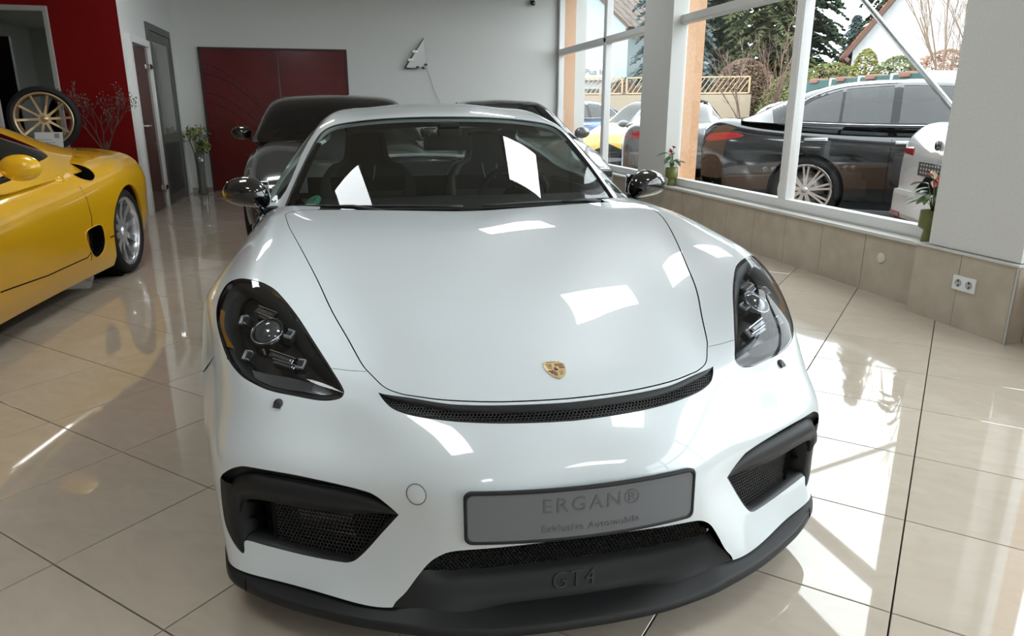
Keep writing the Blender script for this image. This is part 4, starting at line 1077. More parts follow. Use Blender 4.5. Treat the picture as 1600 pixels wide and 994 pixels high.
def gen_car(name, label, loc, rz, P):
    """P: dict of dimensions. Local frame: x across, y rearward from the front axle, z up."""
    global LOCAL
    keep = LOCAL
    T = empty(name, label, 'car', loc, rz, P.get('group'))
    LOCAL = Vector((0, P['axle'], 0))          # stations are written from the nose
    body = []
    for (y, zt, w, zs, zb, tw) in P['body']:
        zm = zs * .55 + zb * .45
        body.append([(0, y, zt), (w * tw * .55, y, zt - .006), (w * tw, y, zt - .035), (w * (tw * .25 + .735), y, zs + (zt - zs) * .42), (w * .985, y, zs), (w, y, zm), (w * .985, y, zb + .10), (w * .95, y, zb)])
    B = Surf(body)
    roof = []
    for (y, zr, wr, yb, zb_, wb) in P['roof']:
        # y,zr: roof line;  yb,zb_: belt point of the same section
        roof.append([(0, y, zr), (wr * .55, y + (yb - y) * .10, zr - .010 - (zr - zb_) * .01), (wr * .88, y + (yb - y) * .25, zr - (zr - zb_) * .07 - .012), (wr, y + (yb - y) * .38, zr - (zr - zb_) * .19 - .006), (wr + (wb - wr) * .55, y + (yb - y) * .7, zr - (zr - zb_) * .6), (wb, yb, zb_)])
    G = Surf(roof)
    step = P.get('step', .035); m = P['paint']
    arches = [(P['axle'], P['tyre'] * 1.09), (P['axle'] + P['wb'], P['tyre'] * 1.09)]
    um = B.umax; umid = B.ku[len(B.ku) // 2 + 5]
    outl = []; arcs = []
    for ya, r_ in arches:
        pts = [(ya + r_ * math.cos(t), P['tyre'] + r_ * math.sin(t)) for t in np.linspace(math.pi * 1.12, -math.pi * .12, 28)]
        vg = np.interp(ya - r_, [q[0] for q in P['body']], B.kv)
        uv = inv_side(B, pts, (umid, vg)); uv = np.r_[uv, [[um, uv[-1][1]]], [[um, uv[0][1]]]]
        arcs.append(uv); outl.append((uv[:-2], False))
    gaps = []
    for line in P.get('gaps', []):
        vg = np.interp(line[0][0], [q[0] for q in P['body']], B.kv)
        uv = inv_side(B, resample(line, 10), (umid, vg)); gaps.append(uv)
    lamps = []
    for nm, mm, pl in P.get('side_lamps', []):
        vg = np.interp(pl[0][0], [q[0] for q in P['body']], B.kv)
        uv = inv_side(B, crom(pl, 4, True), (umid * .8, vg)); lamps.append((nm, mm, uv)); outl.append((uv, True))
    holes = []
    for pl, col in P.get('holes', []):
        vg = np.interp(pl[0][0], [q[0] for q in P['body']], B.kv)
        uv = inv_side(B, crom(pl, 5, True), (B.ku[len(B.ku) // 2 + col], vg)); holes.append(uv); outl.append((uv, True))
    P['_holes'] = holes
    sk = Skin(B, outl, 0, um, 0, B.vmax, step)
    c = sk.cen; cut = np.zeros(len(c), bool)
    for uv in holes: cut |= inpoly(c, uv)
    for uv in arcs: cut |= inpoly(c, uv)
    lm = np.zeros(len(c), bool)
    for nm, mm, uv in lamps:
        i = inpoly(c, uv); lm |= i
        for sd in (1, -1): sk.panel(nm, i, mm, T, sides=(sd,), skirt=.01, off=.003)
    sk.panel('body', ~cut & ~lm, m, T, skirt=.02)
    for uv in gaps:
        for sd in (1, -1):
            mb = MB(); mb.tube([tuple(p) for p in son(B, uv, -.001, sd)], .0035, 5); mb.build('panel_gap', M_VOID, T)
    # nose and tail caps
    for k, nm in ((0, 'nose_panel'), (-1, 'tail_panel')):
        row = [(a, b - P['axle'], c_) for a, b, c_ in body[k]]
        uu = np.linspace(-um, um, 50); q = B(uu, np.full(50, 0 if k == 0 else B.vmax)) - np.array(LOCAL)
        mid = q.mean(0); mid[1] += (-.02 if k == 0 else .02)
        mb = MB(); mb.grid([q, mid + (q - mid) * np.array([.9, .3, .9]) + np.array([0, (-.015 if k == 0 else .015), 0]), np.tile(mid, (50, 1))]); mb.build(nm, m, T)
    # glasshouse
    n0 = len(G.ku) // 2; rail = G.ku[n0 + 3]; rows = P['roof']
    iw, ir = P['ws_rows'], P['rw_rows']
    v = G.kv; ins = .02
    ws = crom([(0, v[iw[0]] + .01), (rail * .6, v[iw[0]] + .01), (rail - .045, v[iw[0]] + .02), (rail - .05, (v[iw[0]] + v[iw[1]]) / 2), (rail - .055, v[iw[1]] - .05), (rail - .12, v[iw[1]] - .012), (0, v[iw[1]])], 4)
    rw = crom([(0, v[ir[0]]), (rail - .14, v[ir[0]] + .012), (rail - .08, v[ir[0]] + .05), (rail - .06, v[ir[1]] - .04), (rail - .08, v[ir[1]] - .015), (0, v[ir[1]] - .01)], 4)
    sw = []
    ug = G.ku[n0 + 4]
    for pl in P['side_windows']:
        vg = np.interp(pl[0][0], [q[0] for q in rows], v); sw.append(inv_side(G, np.array(P.get('sw_smooth', crom)(pl, 4, True)), (ug, vg)))
    sk = Skin(G, [(ws, False), (rw, False)] + [(s_, True) for s_ in sw], 0, G.umax, 0, G.vmax, step)
    c = sk.cen; cl = lambda Q: np.r_[Q, [[-.01, Q[-1][1]], [-.01, Q[0][1]]]]
    iW = inpoly(c, cl(ws)); iR = inpoly(c, cl(rw)); iS = [inpoly(c, s_) for s_ in sw]; al = iW | iR
    gm = P.get('glass', G_CAR)
    sk.panel('windshield', iW, P.get('ws_glass', G_CAR), T, skirt=0); sk.panel('rear_window', iR, gm, T, skirt=0)
    for i in iS:
        al = al | i
        for sd in (1, -1): sk.panel('side_window', i, gm, T, sides=(sd,), skirt=0, off=-.003)
    mid_b = (c[:, 0] > rail * 1.02) & (c[:, 1] > v[iw[0]] + .25) & (c[:, 1] < v[ir[1]] - .35) & P.get('black_pillars', True)
    sk.panel('roof', ~al & ~mid_b, P.get('roof_paint', m), T, skirt=.012)
    if P.get('black_pillars', True):
        for sd in (1, -1): sk.panel('window_surround', ~al & mid_b, P.get('pillar_m', mat('pillar_black', (.008, .008, .009), .25, spec=.3)), T, sides=(sd,), skirt=.01)
    for line in P.get('trim', []):
        for sd in (1, -1):
            vg = np.interp(line[0][0], [q[0] for q in rows], v); uv = inv_side(G, resample(crom(line, 3), 24), (ug, vg))
            mb = MB(); mb.tube([tuple(p) for p in son(G, uv, .003, sd)], .006, 6); mb.build('window_trim', P.get('trim_m', M_CHROME), T)
    for y, z in P.get('handles', []):
        vg = np.interp(y, [q[0] for q in P['body']], B.kv); uv = inv_side(B, [(y, z)], (umid, vg))[0]
        for sd in (1, -1):
            M = sfr(B, uv[0], uv[1], .0, sd); mb = MB(); mb.bbox(-.018, .018, -.12, .12, .0, .035, .008, M) ; mb.build('door_handle', P.get('handle_m', M_CHROME), T)
    # wheels
    wm = P.get('wheel_m', M_DCHROME)
    for ya, st in ((0, P.get('steer', 0)), (P['wb'], 0)):
        for sd in (1, -1):
            wheel(T, (sd * (P['w'] - P['tw_'] / 2 - .015), ya, P['tyre']), P['tyre'], P['tw_'], P['rim'], .2, P.get('spokes', 5), P.get('double', True), wm, steer=st, out=sd, nseg=32)
            mb = MB(); mb.lathe([(P['tyre'] * 1.10, -.12), (P['tyre'] * 1.10, .08), (.05, -.12)], 28, Matrix.Translation((sd * (P['w'] - .15), ya, P['tyre'])) @ Matrix.Scale(sd, 4, (1, 0, 0)), axis='X'); mb.build('arch_liner', M_VOID, T)
    # mirrors
    if 'mirror' in P:
        y, z = P['mirror']
        for sd in (1, -1):
            mb = MB(); bm = bmesh.new(); bmesh.ops.create_uvsphere(bm, u_segments=16, v_segments=10, radius=1)
            M = Matrix.Translation((sd * (P['w'] + .085), y - P['axle'], z)) @ Matrix.Diagonal((.105, .06, .07, 1)); mb.bm(bm, M, True)
            mi = mb.build('door_mirror', P.get('mirror_m', m), T)
            mb = MB(); mb.tube([(sd * (P['w'] + .02), y - P['axle'], z - .05), (sd * (P['w'] - .09), y + .02 - P['axle'], z - .09)], .018, 6); mb.build('mirror_stalk', M_BLK, mi)
    # cabin: floor, dash, seats
    y0 = rows[iw[0]][0]; y1 = rows[ir[1]][0]; wb = rows[len(rows) // 2][5]; ax_ = P['axle']; zb_ = rows[len(rows) // 2][4]
    M_INT = mat('cabin_black', (.012, .012, .013), .7, spec=.3)
    mb = MB(); mb.box(-wb * .9, wb * .9, y0 + .05 - ax_, y1 - .1 - ax_, .28, .33); mb.box(-wb * .9, wb * .9, y0 + .12 - ax_, y0 + .55 - ax_, .33, zb_ - .04); mb.build('cabin_tub', M_INT, T)
    for yy in P.get('seats', []):
        for sd in (1, -1):
            s = bpy.data.objects.new('car_seat', None); COL.objects.link(s); s.parent = T; s.location = (sd * .36, yy - ax_, .33)
            mb = MB(); mb.bbox(-.24, .24, -.25, .25, 0, .2, .04); mb.build('seat_cushion', M_INT, s)
            mb = MB(); mb.bbox(-.23, .23, .18, .3, .15, .68, .04, Matrix.Rotation(R(-12), 4, 'X')); mb.build('seat_back', M_INT, s)
            mb = MB(); mb.bbox(-.12, .12, .2, .28, .70, .86, .03, Matrix.Rotation(R(-12), 4, 'X')); mb.build('headrest', M_INT, s)
    mb = MB(); mb.box(-P['w'] * .78, P['w'] * .78, .45 - ax_, P['len'] - .6 - ax_, .17, .22); mb.build('underbody', M_VOID, T)
    T['_'] = 0; del T['_']
    P['_B'] = B; P['_G'] = G
    LOCAL = keep
    return T
def rpoly(pl, n=4, closed=True):
    """densify a polygon and round its corners a little"""
    P = np.array(pl, float); out = []
    for i in range(len(P)):
        a, b = P[i], P[(i + 1) % len(P)]; L = np.linalg.norm(b - a); r_ = min(.028, L * .3) / L
        for t in (r_, .5, 1 - r_): out.append(a + (b - a) * t)
    return crom(out, 2, True)

def sedan(paint_m, **k):
    P = dict(
        body=[(0.00, .56, .62, .48, .30, .80), (.06, .66, .76, .55, .22, .82), (.35, .78, .88, .64, .18, .84), (.85, .90, .93, .72, .18, .84), (1.4, .98, .935, .78, .18, .84), (2.0, .985, .935, .80, .18, .86), (3.2, .99, .935, .82, .18, .86), (4.0, 1.03, .93, .84, .20, .84), (4.45, 1.06, .91, .86, .22, .84), (4.80, 1.05, .85, .82, .26, .84), (4.90, 1.0, .78, .78, .32, .82)],
        roof=[(1.35, .985, .72, 1.50, .975, .82), (1.75, 1.20, .66, 1.78, .98, .87), (2.15, 1.385, .62, 2.12, .985, .90), (2.45, 1.455, .61, 2.45, .99, .905), (3.0, 1.478, .61, 3.0, .995, .905), (3.5, 1.45, .60, 3.45, 1.0, .90), (3.9, 1.365, .59, 3.85, 1.01, .88), (4.3, 1.19, .60, 4.2, 1.03, .85), (4.55, 1.07, .64, 4.5, 1.05, .80)],
        ws_rows=(0, 3), rw_rows=(5, 8), axle=.86, wb=2.92, tyre=.345, tw_=.25, rim=.25, w=.935, len=4.9, paint=paint_m, sw_smooth=lambda p, n, c: rpoly(p),
        side_windows=[[(1.98, 1.03), (2.30, 1.31), (2.55, 1.385), (2.98, 1.40), (2.98, 1.035)], [(3.06, 1.035), (3.06, 1.40), (3.5, 1.37), (3.5, 1.04)], [(3.53, 1.04), (3.53, 1.365), (3.80, 1.27), (3.98, 1.14), (3.94, 1.06)]],
        gaps=[[(1.95, .92), (1.98, .75), (1.97, .35), (2.02, .26)], [(3.02, .95), (3.03, .6), (3.03, .26)], [(3.92, .98), (3.88, .80), (3.72, .62), (3.55, .5), (3.48, .26)], [(2.02, .26), (2.6, .25), (3.48, .26)]],
        handles=[(2.88, .84), (3.72, .86)], seats=[2.75], mirror=(1.98, 1.02), step=.04, glass=G_DARK,
        trim=[[(1.98, 1.01), (2.6, 1.01), (3.3, 1.015), (3.95, 1.035)], [(3.98, 1.05), (4.01, 1.14), (3.83, 1.29), (3.5, 1.395), (3.0, 1.425)]],
        side_lamps=[('tail_lamp', M_TAIL, [(4.46, .885), (4.5, .92), (4.66, .93), (4.84, .90), (4.86, .84), (4.70, .845)]), ('headlamp', M_CLEARLAMP, [(.10, .58), (.22, .63), (.48, .70), (.62, .73), (.50, .64), (.26, .56)])])
    P.update(k); return P
def scaled(P, sl=1.0, sw=1.0, sh=1.0):
    P['body'] = [(y * sl, zt * sh, w * sw, zs * sh, zb * sh, tw) for y, zt, w, zs, zb, tw in P['body']]
    P['roof'] = [(y * sl, zr * sh, wr * sw, yb * sl, zb * sh, wb * sw) for y, zr, wr, yb, zb, wb in P['roof']]
    f = lambda L: [[(a * sl, b * sh) for a, b in q] for q in L]
    for key in ('side_windows', 'gaps', 'trim'): P[key] = f(P.get(key, []))
    P['side_lamps'] = [(n, m, [(a * sl, b * sh) for a, b in q]) for n, m, q in P.get('side_lamps', [])]
    P['handles'] = [(a * sl, b * sh) for a, b in P.get('handles', [])]; P['seats'] = [a * sl for a in P.get('seats', [])]
    if 'mirror' in P: P['mirror'] = (P['mirror'][0] * sl, P['mirror'][1] * sh)
    P['axle'] *= sl; P['wb'] *= sl; P['w'] *= sw; P['len'] *= sl
    return P
def heading_rot(hx, hy): return math.atan2(-hy, -hx) - math.pi / 2     # local -y (nose) points along (hx,hy)
def place_by(P, axle_pt, hx, hy, rear=True):
    """location (front-axle centre) so that the rear (or front) axle centre sits at axle_pt"""
    L = math.hypot(hx, hy); hx, hy = hx / L, hy / L
    return (axle_pt[0] + hx * P['wb'], axle_pt[1] + hy * P['wb'], axle_pt[2]) if rear else axle_pt
GZ = -.02   # ground outside

def side_plate(T, P, y, z, txt=None, rear=True, w=.26): pass

def black_sedan():
    P = scaled(sedan(paint('black_sapphire', (.004, .004, .005), .15), wheel_m=mat('bicolour_alloy', (.62, .62, .62), .3, .5), rim=.285, tyre=.375, tw_=.27, spokes=9, double=True), 1.08, 1.04, 1.08)
    P['tyre'] = .375; hx, hy = .77, -.64; wx, wy = 5.18, 7.31
    c = (wx + .64 * .85, wy + .77 * .85, GZ)
    t = gen_car('black_sedan', 'black sedan with two-tone alloy wheels parked outside the window', place_by(P, c, hx, hy), heading_rot(hx, hy), P)
    return t
def white_sedan():
    P = scaled(sedan(paint('white_outdoor', (.62, .62, .63), .3), axle=.80, wb=2.80), .94, .97, 1.07)
    hx, hy = .93, -.36; tail = Vector((4.52, 4.72, GZ)); L = P['len'] - P['axle']
    loc = (tail.x + hx * L, tail.y + hy * L, GZ)
    t = gen_car('white_sedan', 'white sedan parked outside with its tail to the window', loc, heading_rot(hx, hy), P)
    y = P['len'] - P['axle']
    pl = MB().bbox(-.26, .26, y + .045, y + .055, .74, .85, .004, None).build('number_plate', mat('plate_black', (.02, .02, .022), .4), t)
    for r_ in range(3):
        for k in range(9):
            MB().box(-.23 + k * .052, -.205 + k * .052, y + .055, y + .0565, .76 + r_ * .03, .775 + r_ * .03).build('plate_mark', mat('plate_mark', (.42, .42, .42), .5), pl)
    MB().lathe([(.0001, .012), (.035, .012), (.04, 0)], 24, Matrix.Translation((0, y + .035, .985)), axis='Y').build('round_badge', M_DCHROME, t)
    me = text_mesh('320', .065, .004); me.transform(Matrix.Translation((-.42, y + .04, .965)) @ Matrix.Rotation(math.pi, 4, 'Z') @ Matrix.Rotation(math.pi / 2, 4, 'X')); link('model_lettering', me, M_CHROME, t)
    MB().bbox(-.72, .72, y - .06, y + .06, .36, .60, .04).build('rear_bumper', P['paint'], t); MB().bbox(-.66, .66, y - .05, y + .045, .26, .38, .03).build('bumper_valance', M_BLK, t)
    for sd in (1, -1): MB().bbox(*sorted((sd * .50, sd * .70)), y + .05, y + .066, .37, .41, .004).build('rear_reflector', M_TAIL, t); MB().bbox(*sorted((sd * .44, sd * .67)), y - .06, y + .03, .87, .97, .03).build('rear_lamp', M_TAIL, t)
    MB().bbox(-.50, .50, y - .10, y + .028, 1.02, 1.06, .018).build('boot_edge', P['paint'], t)
    return t
def silver_car():
    P = scaled(sedan(paint('silver_metal', (.13, .135, .14), .3, .3)), .90, .96, .99)
    hx, hy = .42, .907; tail = Vector((5.22, 10.80, GZ)); L = P['len'] - P['axle']
    t = gen_car('silver_sedan', 'silver sedan outside the far window, tail lamp towards the glass', (tail.x + hx * L, tail.y + hy * L, GZ), heading_rot(hx, hy), P)
    y = L
    MB().bbox(-.74, .74, y - .08, y + .05, .36, .62, .04).build('rear_bumper', P['paint'], t)
    for sd in (1, -1):
        MB().bbox(*sorted((sd * .42, sd * .70)), y - .10, y + .03, .80, .94, .03).build('rear_lamp', M_TAIL, t)
    MB().bbox(-.50, .50, y - .08, y + .02, .94, .98, .015).build('boot_edge', P['paint'], t)
    return t
def wagon():
    P = sedan(paint('silver_grey', (.34, .36, .38), .3, .4))
    P['roof'] = [(1.35, .985, .72, 1.50, .975, .82), (1.75, 1.20, .66, 1.78, .98, .87), (2.15, 1.39, .62, 2.12, .985, .90), (2.45, 1.46, .61, 2.45, .99, .905), (3.0, 1.485, .61, 3.0, .995, .905), (3.8, 1.475, .60, 3.8, 1.0, .90), (4.35, 1.43, .59, 4.35, 1.01, .88), (4.62, 1.32, .60, 4.6, 1.03, .86), (4.82, 1.07, .66, 4.75, 1.05, .82)]
    P['rw_rows'] = (6, 8); P['side_windows'][2] = [(3.62, 1.04), (3.62, 1.38), (4.2, 1.33), (4.45, 1.18), (4.5, 1.06)]
    P['trim'] = [[(1.98, 1.01), (2.6, 1.01), (3.3, 1.015), (4.45, 1.035)]]
    hx, hy = .80, -.60
    return gen_car('silver_wagon', 'silver grey estate car parked behind the black sedan', (11.2, 10.9, GZ), heading_rot(hx, hy), P)
def yellow_hatch():
    P = sedan(paint('yellow_outdoor', (.62, .38, .03), .3), rim=.23)
    P['roof'] = [(1.05, .95, .72, 1.2, .96, .82), (1.5, 1.22, .66, 1.55, .98, .87), (1.85, 1.43, .62, 1.85, .99, .90), (2.2, 1.52, .61, 2.2, .99, .905), (2.8, 1.54, .61, 2.8, 1.0, .905), (3.3, 1.52, .60, 3.3, 1.02, .90), (3.6, 1.44, .60, 3.6, 1.03, .88), (3.85, 1.22, .62, 3.85, 1.05, .85), (3.98, 1.08, .66, 3.95, 1.06, .80)]
    P['body'] = [(0.00, .60, .62, .50, .30, .80), (.06, .70, .76, .56, .22, .82), (.35, .82, .86, .66, .2, .84), (.75, .92, .91, .74, .2, .84), (1.2, .98, .92, .78, .2, .84), (2.0, .99, .92, .80, .2, .86), (3.0, 1.0, .92, .82, .2, .86), (3.6, 1.03, .91, .84, .22, .84), (3.95, 1.05, .86, .82, .26, .84), (4.05, 1.0, .80, .78, .32, .82)]
    P.update(axle=.80, wb=2.55, w=.92, len=4.05, seats=[2.3], mirror=(1.75, 1.02), handles=[(2.5, .85)], trim=[], gaps=[[(1.6, .92), (1.62, .7), (1.6, .3)], [(2.65, .95), (2.66, .6), (2.65, .3)]],
             side_windows=[[(1.70, 1.03), (2.0, 1.34), (2.2, 1.41), (2.6, 1.43), (2.6, 1.04)], [(2.68, 1.04), (2.68, 1.43), (3.1, 1.41), (3.3, 1.3), (3.35, 1.08)]],
             side_lamps=[('tail_lamp', M_TAIL, [(3.72, .85), (3.72, 1.0), (3.92, .98), (3.98, .84)]), ('headlamp', M_CLEARLAMP, [(.12, .62), (.24, .70), (.48, .78), (.58, .80), (.46, .68), (.26, .61)])])
    hx, hy = -.75, -.66
    return gen_car('yellow_hatchback', 'yellow hatchback in the yard beside the silver sedan', (6.75, 16.7, GZ), heading_rot(hx, hy), P)
def blue_suv():
    P = scaled(sedan(paint('light_blue', (.16, .25, .52), .3, .2)), .93, .98, 1.05); P['tyre'] = .36
    hx, hy = -.985, -.17
    return gen_car('blue_car', 'light blue car in the yard behind the yellow hatchback', (4.9, 20.6, GZ), heading_rot(hx, hy), P)
def far_white():
    P = scaled(sedan(paint('white_outdoor', (.62, .62, .63), .3)), .92, .98, 1.02); hx, hy = -.98, -.2
    return gen_car('white_compact', 'white car furthest back in the yard before the lattice fence', (4.6, 24.8, GZ), heading_rot(hx, hy), P)

def grey_coupe_inside():
    """parked at the back of the showroom; only its dark roof and its mirror image in the window show"""
    P = scaled(sedan(paint('grey_metal', (.22, .22, .22), .3, .5), roof_paint=M_BLKGLOSS, wheel_m=M_DCHROME), .90, .95, .935)
    t = gen_car('grey_coupe', 'grey coupe with a black roof parked behind the white coupe', (2.12, 8.15, 0), heading_rot(.0, -1.0), P)
    nose_parts(t, P); return t
def black_saloon_inside():
    P = scaled(sedan(paint('black_showroom', (.012, .012, .013), .2), glass=G_DARK, ws_glass=G_DARK), .95, .98, .955)
    P['roof'] = [(y, zr, wr * 1.2, yb, zb, wb) for y, zr, wr, yb, zb, wb in P['roof']]; P['mirror'] = (1.98, 1.0); P['mirror_m'] = M_BLKGLOSS
    t = gen_car('black_saloon', 'black saloon parked behind the white coupe before the red panel', (.02, 7.15, 0), heading_rot(.02, -1.0), P)
    nose_parts(t, P)
    return t
def nose_parts(t, P):
    # paired grille, lamps and bumper at the nose
    y = -P['axle']
    for sd in (1, -1):
        MB().bbox(*sorted((sd * .03, sd * .27)), y - .02, y + .03, .44, .60, .02).build('grille_kidney', M_DCHROME, t)
        h = bpy.data.objects.new('front_lamp', None); COL.objects.link(h); h.parent = t
        MB().bbox(*sorted((sd * .40, sd * .74)), y + .02, y + .20, .53, .63, .03).build('lamp_lens', mat('smoked_lamp', (.02, .02, .022), .05, coat=1), h)
        for q in (.47, .58): MB().lathe([(.0001, -.012), (.03, -.008), (.036, 0)], 18, Matrix.Translation((sd * q, y + .018, .585)), axis='Y').build('lamp_ring', M_CHROME, h)
    MB().bbox(-.76, .76, y - .03, y + .2, .24, .44, .05).build('front_bumper', P['paint'], t)
    return t

def yellow_sports_car():
    m = paint('yellow_sports', (.78, .42, .004), .28)
    P = dict(
        body=[(0.00, .42, .50, .36, .22, .8), (.10, .50, .74, .42, .15, .8), (.45, .62, .90, .54, .12, .78), (1.05, .76, .955, .62, .12, .74), (1.6, .79, .93, .64, .12, .80), (2.2, .83, .925, .68, .12, .82), (2.75, .87, .935, .72, .12, .82), (3.25, .92, .958, .78, .12, .78), (3.65, .955, .968, .80, .14, .74), (4.05, .945, .94, .78, .22, .76), (4.36, .91, .87, .74, .30, .80), (4.46, .86, .80, .70, .36, .80)],
        roof=[(1.30, .80, .74, 1.55, .80, .84), (1.65, 1.0, .64, 1.80, .82, .86), (2.0, 1.15, .57, 2.1, .78, .86), (2.3, 1.205, .54, 2.4, .79, .87), (2.65, 1.205, .53, 2.7, .80, .87), (3.0, 1.165, .52, 2.98, .81, .86), (3.35, 1.09, .52, 3.25, .82, .84), (3.8, .99, .54, 3.55, .85, .82), (4.1, .945, .58, 3.85, .86, .78)],
        ws_rows=(0, 3), rw_rows=(5, 8), axle=1.05, wb=2.60, tyre=.325, tw_=.29, rim=.255, w=.965, len=4.46, paint=m, sw_smooth=lambda p, n, c: rpoly(p),
        side_windows=[[(1.72, .875), (2.0, 1.055), (2.25, 1.130), (2.55, 1.140), (2.84, 1.085), (3.04, .99), (3.02, .93), (2.5, .885)]],
        gaps=[[(1.62, .80), (1.60, .6), (1.66, .24), (2.0, .20), (2.60, .19), (2.90, .24)], [(2.85, .86), (2.93, .70), (2.98, .50), (2.90, .24)]],
        handles=[], seats=[2.35], mirror=(1.92, .93), step=.03, glass=G_DARK, black_pillars=False, trim=[], side_lamps=[],
        holes=[([(2.86, .43), (3.02, .46), (3.12, .44), (3.14, .34), (3.09, .265), (2.98, .245), (2.90, .31)], 5), ([(2.96, .800), (3.04, .872), (3.14, .895), (3.205, .86), (3.18, .785), (3.08, .757)], 3)],
        wheel_m=mat('polished_wheel', (.70, .70, .72), .22, .7), spokes=10, double=False, mirror_m=m)
    a = math.atan2(.07, 1.0)
    hx, hy = -math.sin(a), -math.cos(a)
    rear = Vector((-1.62, 6.06, 0)) - Vector((math.cos(a), -math.sin(a), 0)) * .955
    t = gen_car('yellow_sports_car', 'yellow mid-engined sports car with chrome wheels beside the white coupe', place_by(P, (rear.x, rear.y, 0), hx, hy), heading_rot(hx, hy), P)
    global LOCAL
    keep = LOCAL; LOCAL = Vector((0, P['axle'], 0)); B = P['_B']; G = P['_G']; n0 = len(B.ku) // 2
    bys = [q[0] for q in P['body']]
    def uvb(yz, g=None):
        return inv_side(B, yz, (B.ku[n0 + 5] if g is None else g, np.interp(yz[0][0], bys, B.kv)))
    for sd in (1, -1):
        # side intakes: openings in the skin with a ramp at the front and a dark throat behind
        for (ring, nm, ramp) in zip(P['_holes'], ('side_intake', 'shoulder_scoop'), (.45, .40)):
            cen = ring.mean(0); q = np.r_[ring, ring[:1]]
            k = np.clip((q[:, 1] - q[:, 1].min()) / (np.ptp(q[:, 1]) + 1e-9), 0, 1)      # 0 at the front edge, 1 at the rear
            dep = -.004 - .085 * k
            top = son(B, q, .001, sd); low = son(B, cen + (q - cen) * .985, dep, sd); mid = son(B, cen + (q - cen) * .02, -.05, sd)
            skin = MB(); thr = MB()
            for i in range(len(q) - 1):
                rear = (k[i] + k[i + 1]) / 2 > .42
                (thr if rear else skin).add([top[i], top[i + 1], low[i + 1], low[i]], [(0, 1, 2, 3)], True)
                (thr if rear else skin).add([low[i], low[i + 1], mid[i]], [(0, 1, 2)], True)
            it = skin.build(nm, m, t); thr.build('throat', M_VOID, it)
            lip = MB(); lip.tube([tuple(v) for v in top[:-1]], .004, 5, closed=True); lip.build('intake_lip', m, it)
        # door catch, skirt groove, small emblem
        u = uvb([(2.78, .80)])[0]; M = sfr(B, u[0], u[1], .0, sd)
        MB().lathe([(.0001, .016), (.03, .014), (.05, .006), (.055, -.002)], 20, M @ Matrix.Diagonal((.6, 1.0, 1, 1))).build('door_catch', m, t)
        ln = uvb(resample([(1.75, .30), (2.3, .27), (2.85, .27), (2.95, .31)], 12)); MB().tube([tuple(p) for p in son(B, ln, -.001, sd)], .004, 5).build('skirt_groove', M_VOID, t)
        u = uvb([(3.27, .345)])[0]; M = sfr(B, u[0], u[1], .001, sd); me = text_mesh('pininfarina', .022, .001, 1, .2); me.transform(M @ Matrix.Rotation(-math.pi / 2 * sd * 0, 4, 'Z') @ Matrix.Rotation((-math.pi / 2) if sd < 0 else math.pi / 2, 4, 'Z')); link('side_lettering', me, M_BLK, t)
        u = uvb([(4.30, .80)], B.ku[n0 + 4])[0]
        MB().bbox(*sorted((sd * .52, sd * .72)), 4.42 - P['axle'], 4.48 - P['axle'], .68, .80, .03).build('tail_lamp', M_TAIL, t)
        f = uvb([(3.46, .90)], B.ku[n0 + 3])[0]; M = sfr(B, f[0], f[1], .001, sd); MB().lathe([(.058, -.001), (.058, .001), (.061, .001), (.061, -.001)], 28, M).build('filler_ring', mat('yellow_gap', (.25, .14, .01), .5), t)
    MB().bbox(-.80, .80, 4.30 - P['axle'], 4.47 - P['axle'], .30, .58, .05).build('rear_bumper', m, t)
    LOCAL = keep
    return t

yellow_sports_car(); black_saloon_inside(); grey_coupe_inside()
black_sedan(); white_sedan(); silver_car(); wagon(); yellow_hatch(); blue_suv(); far_white()
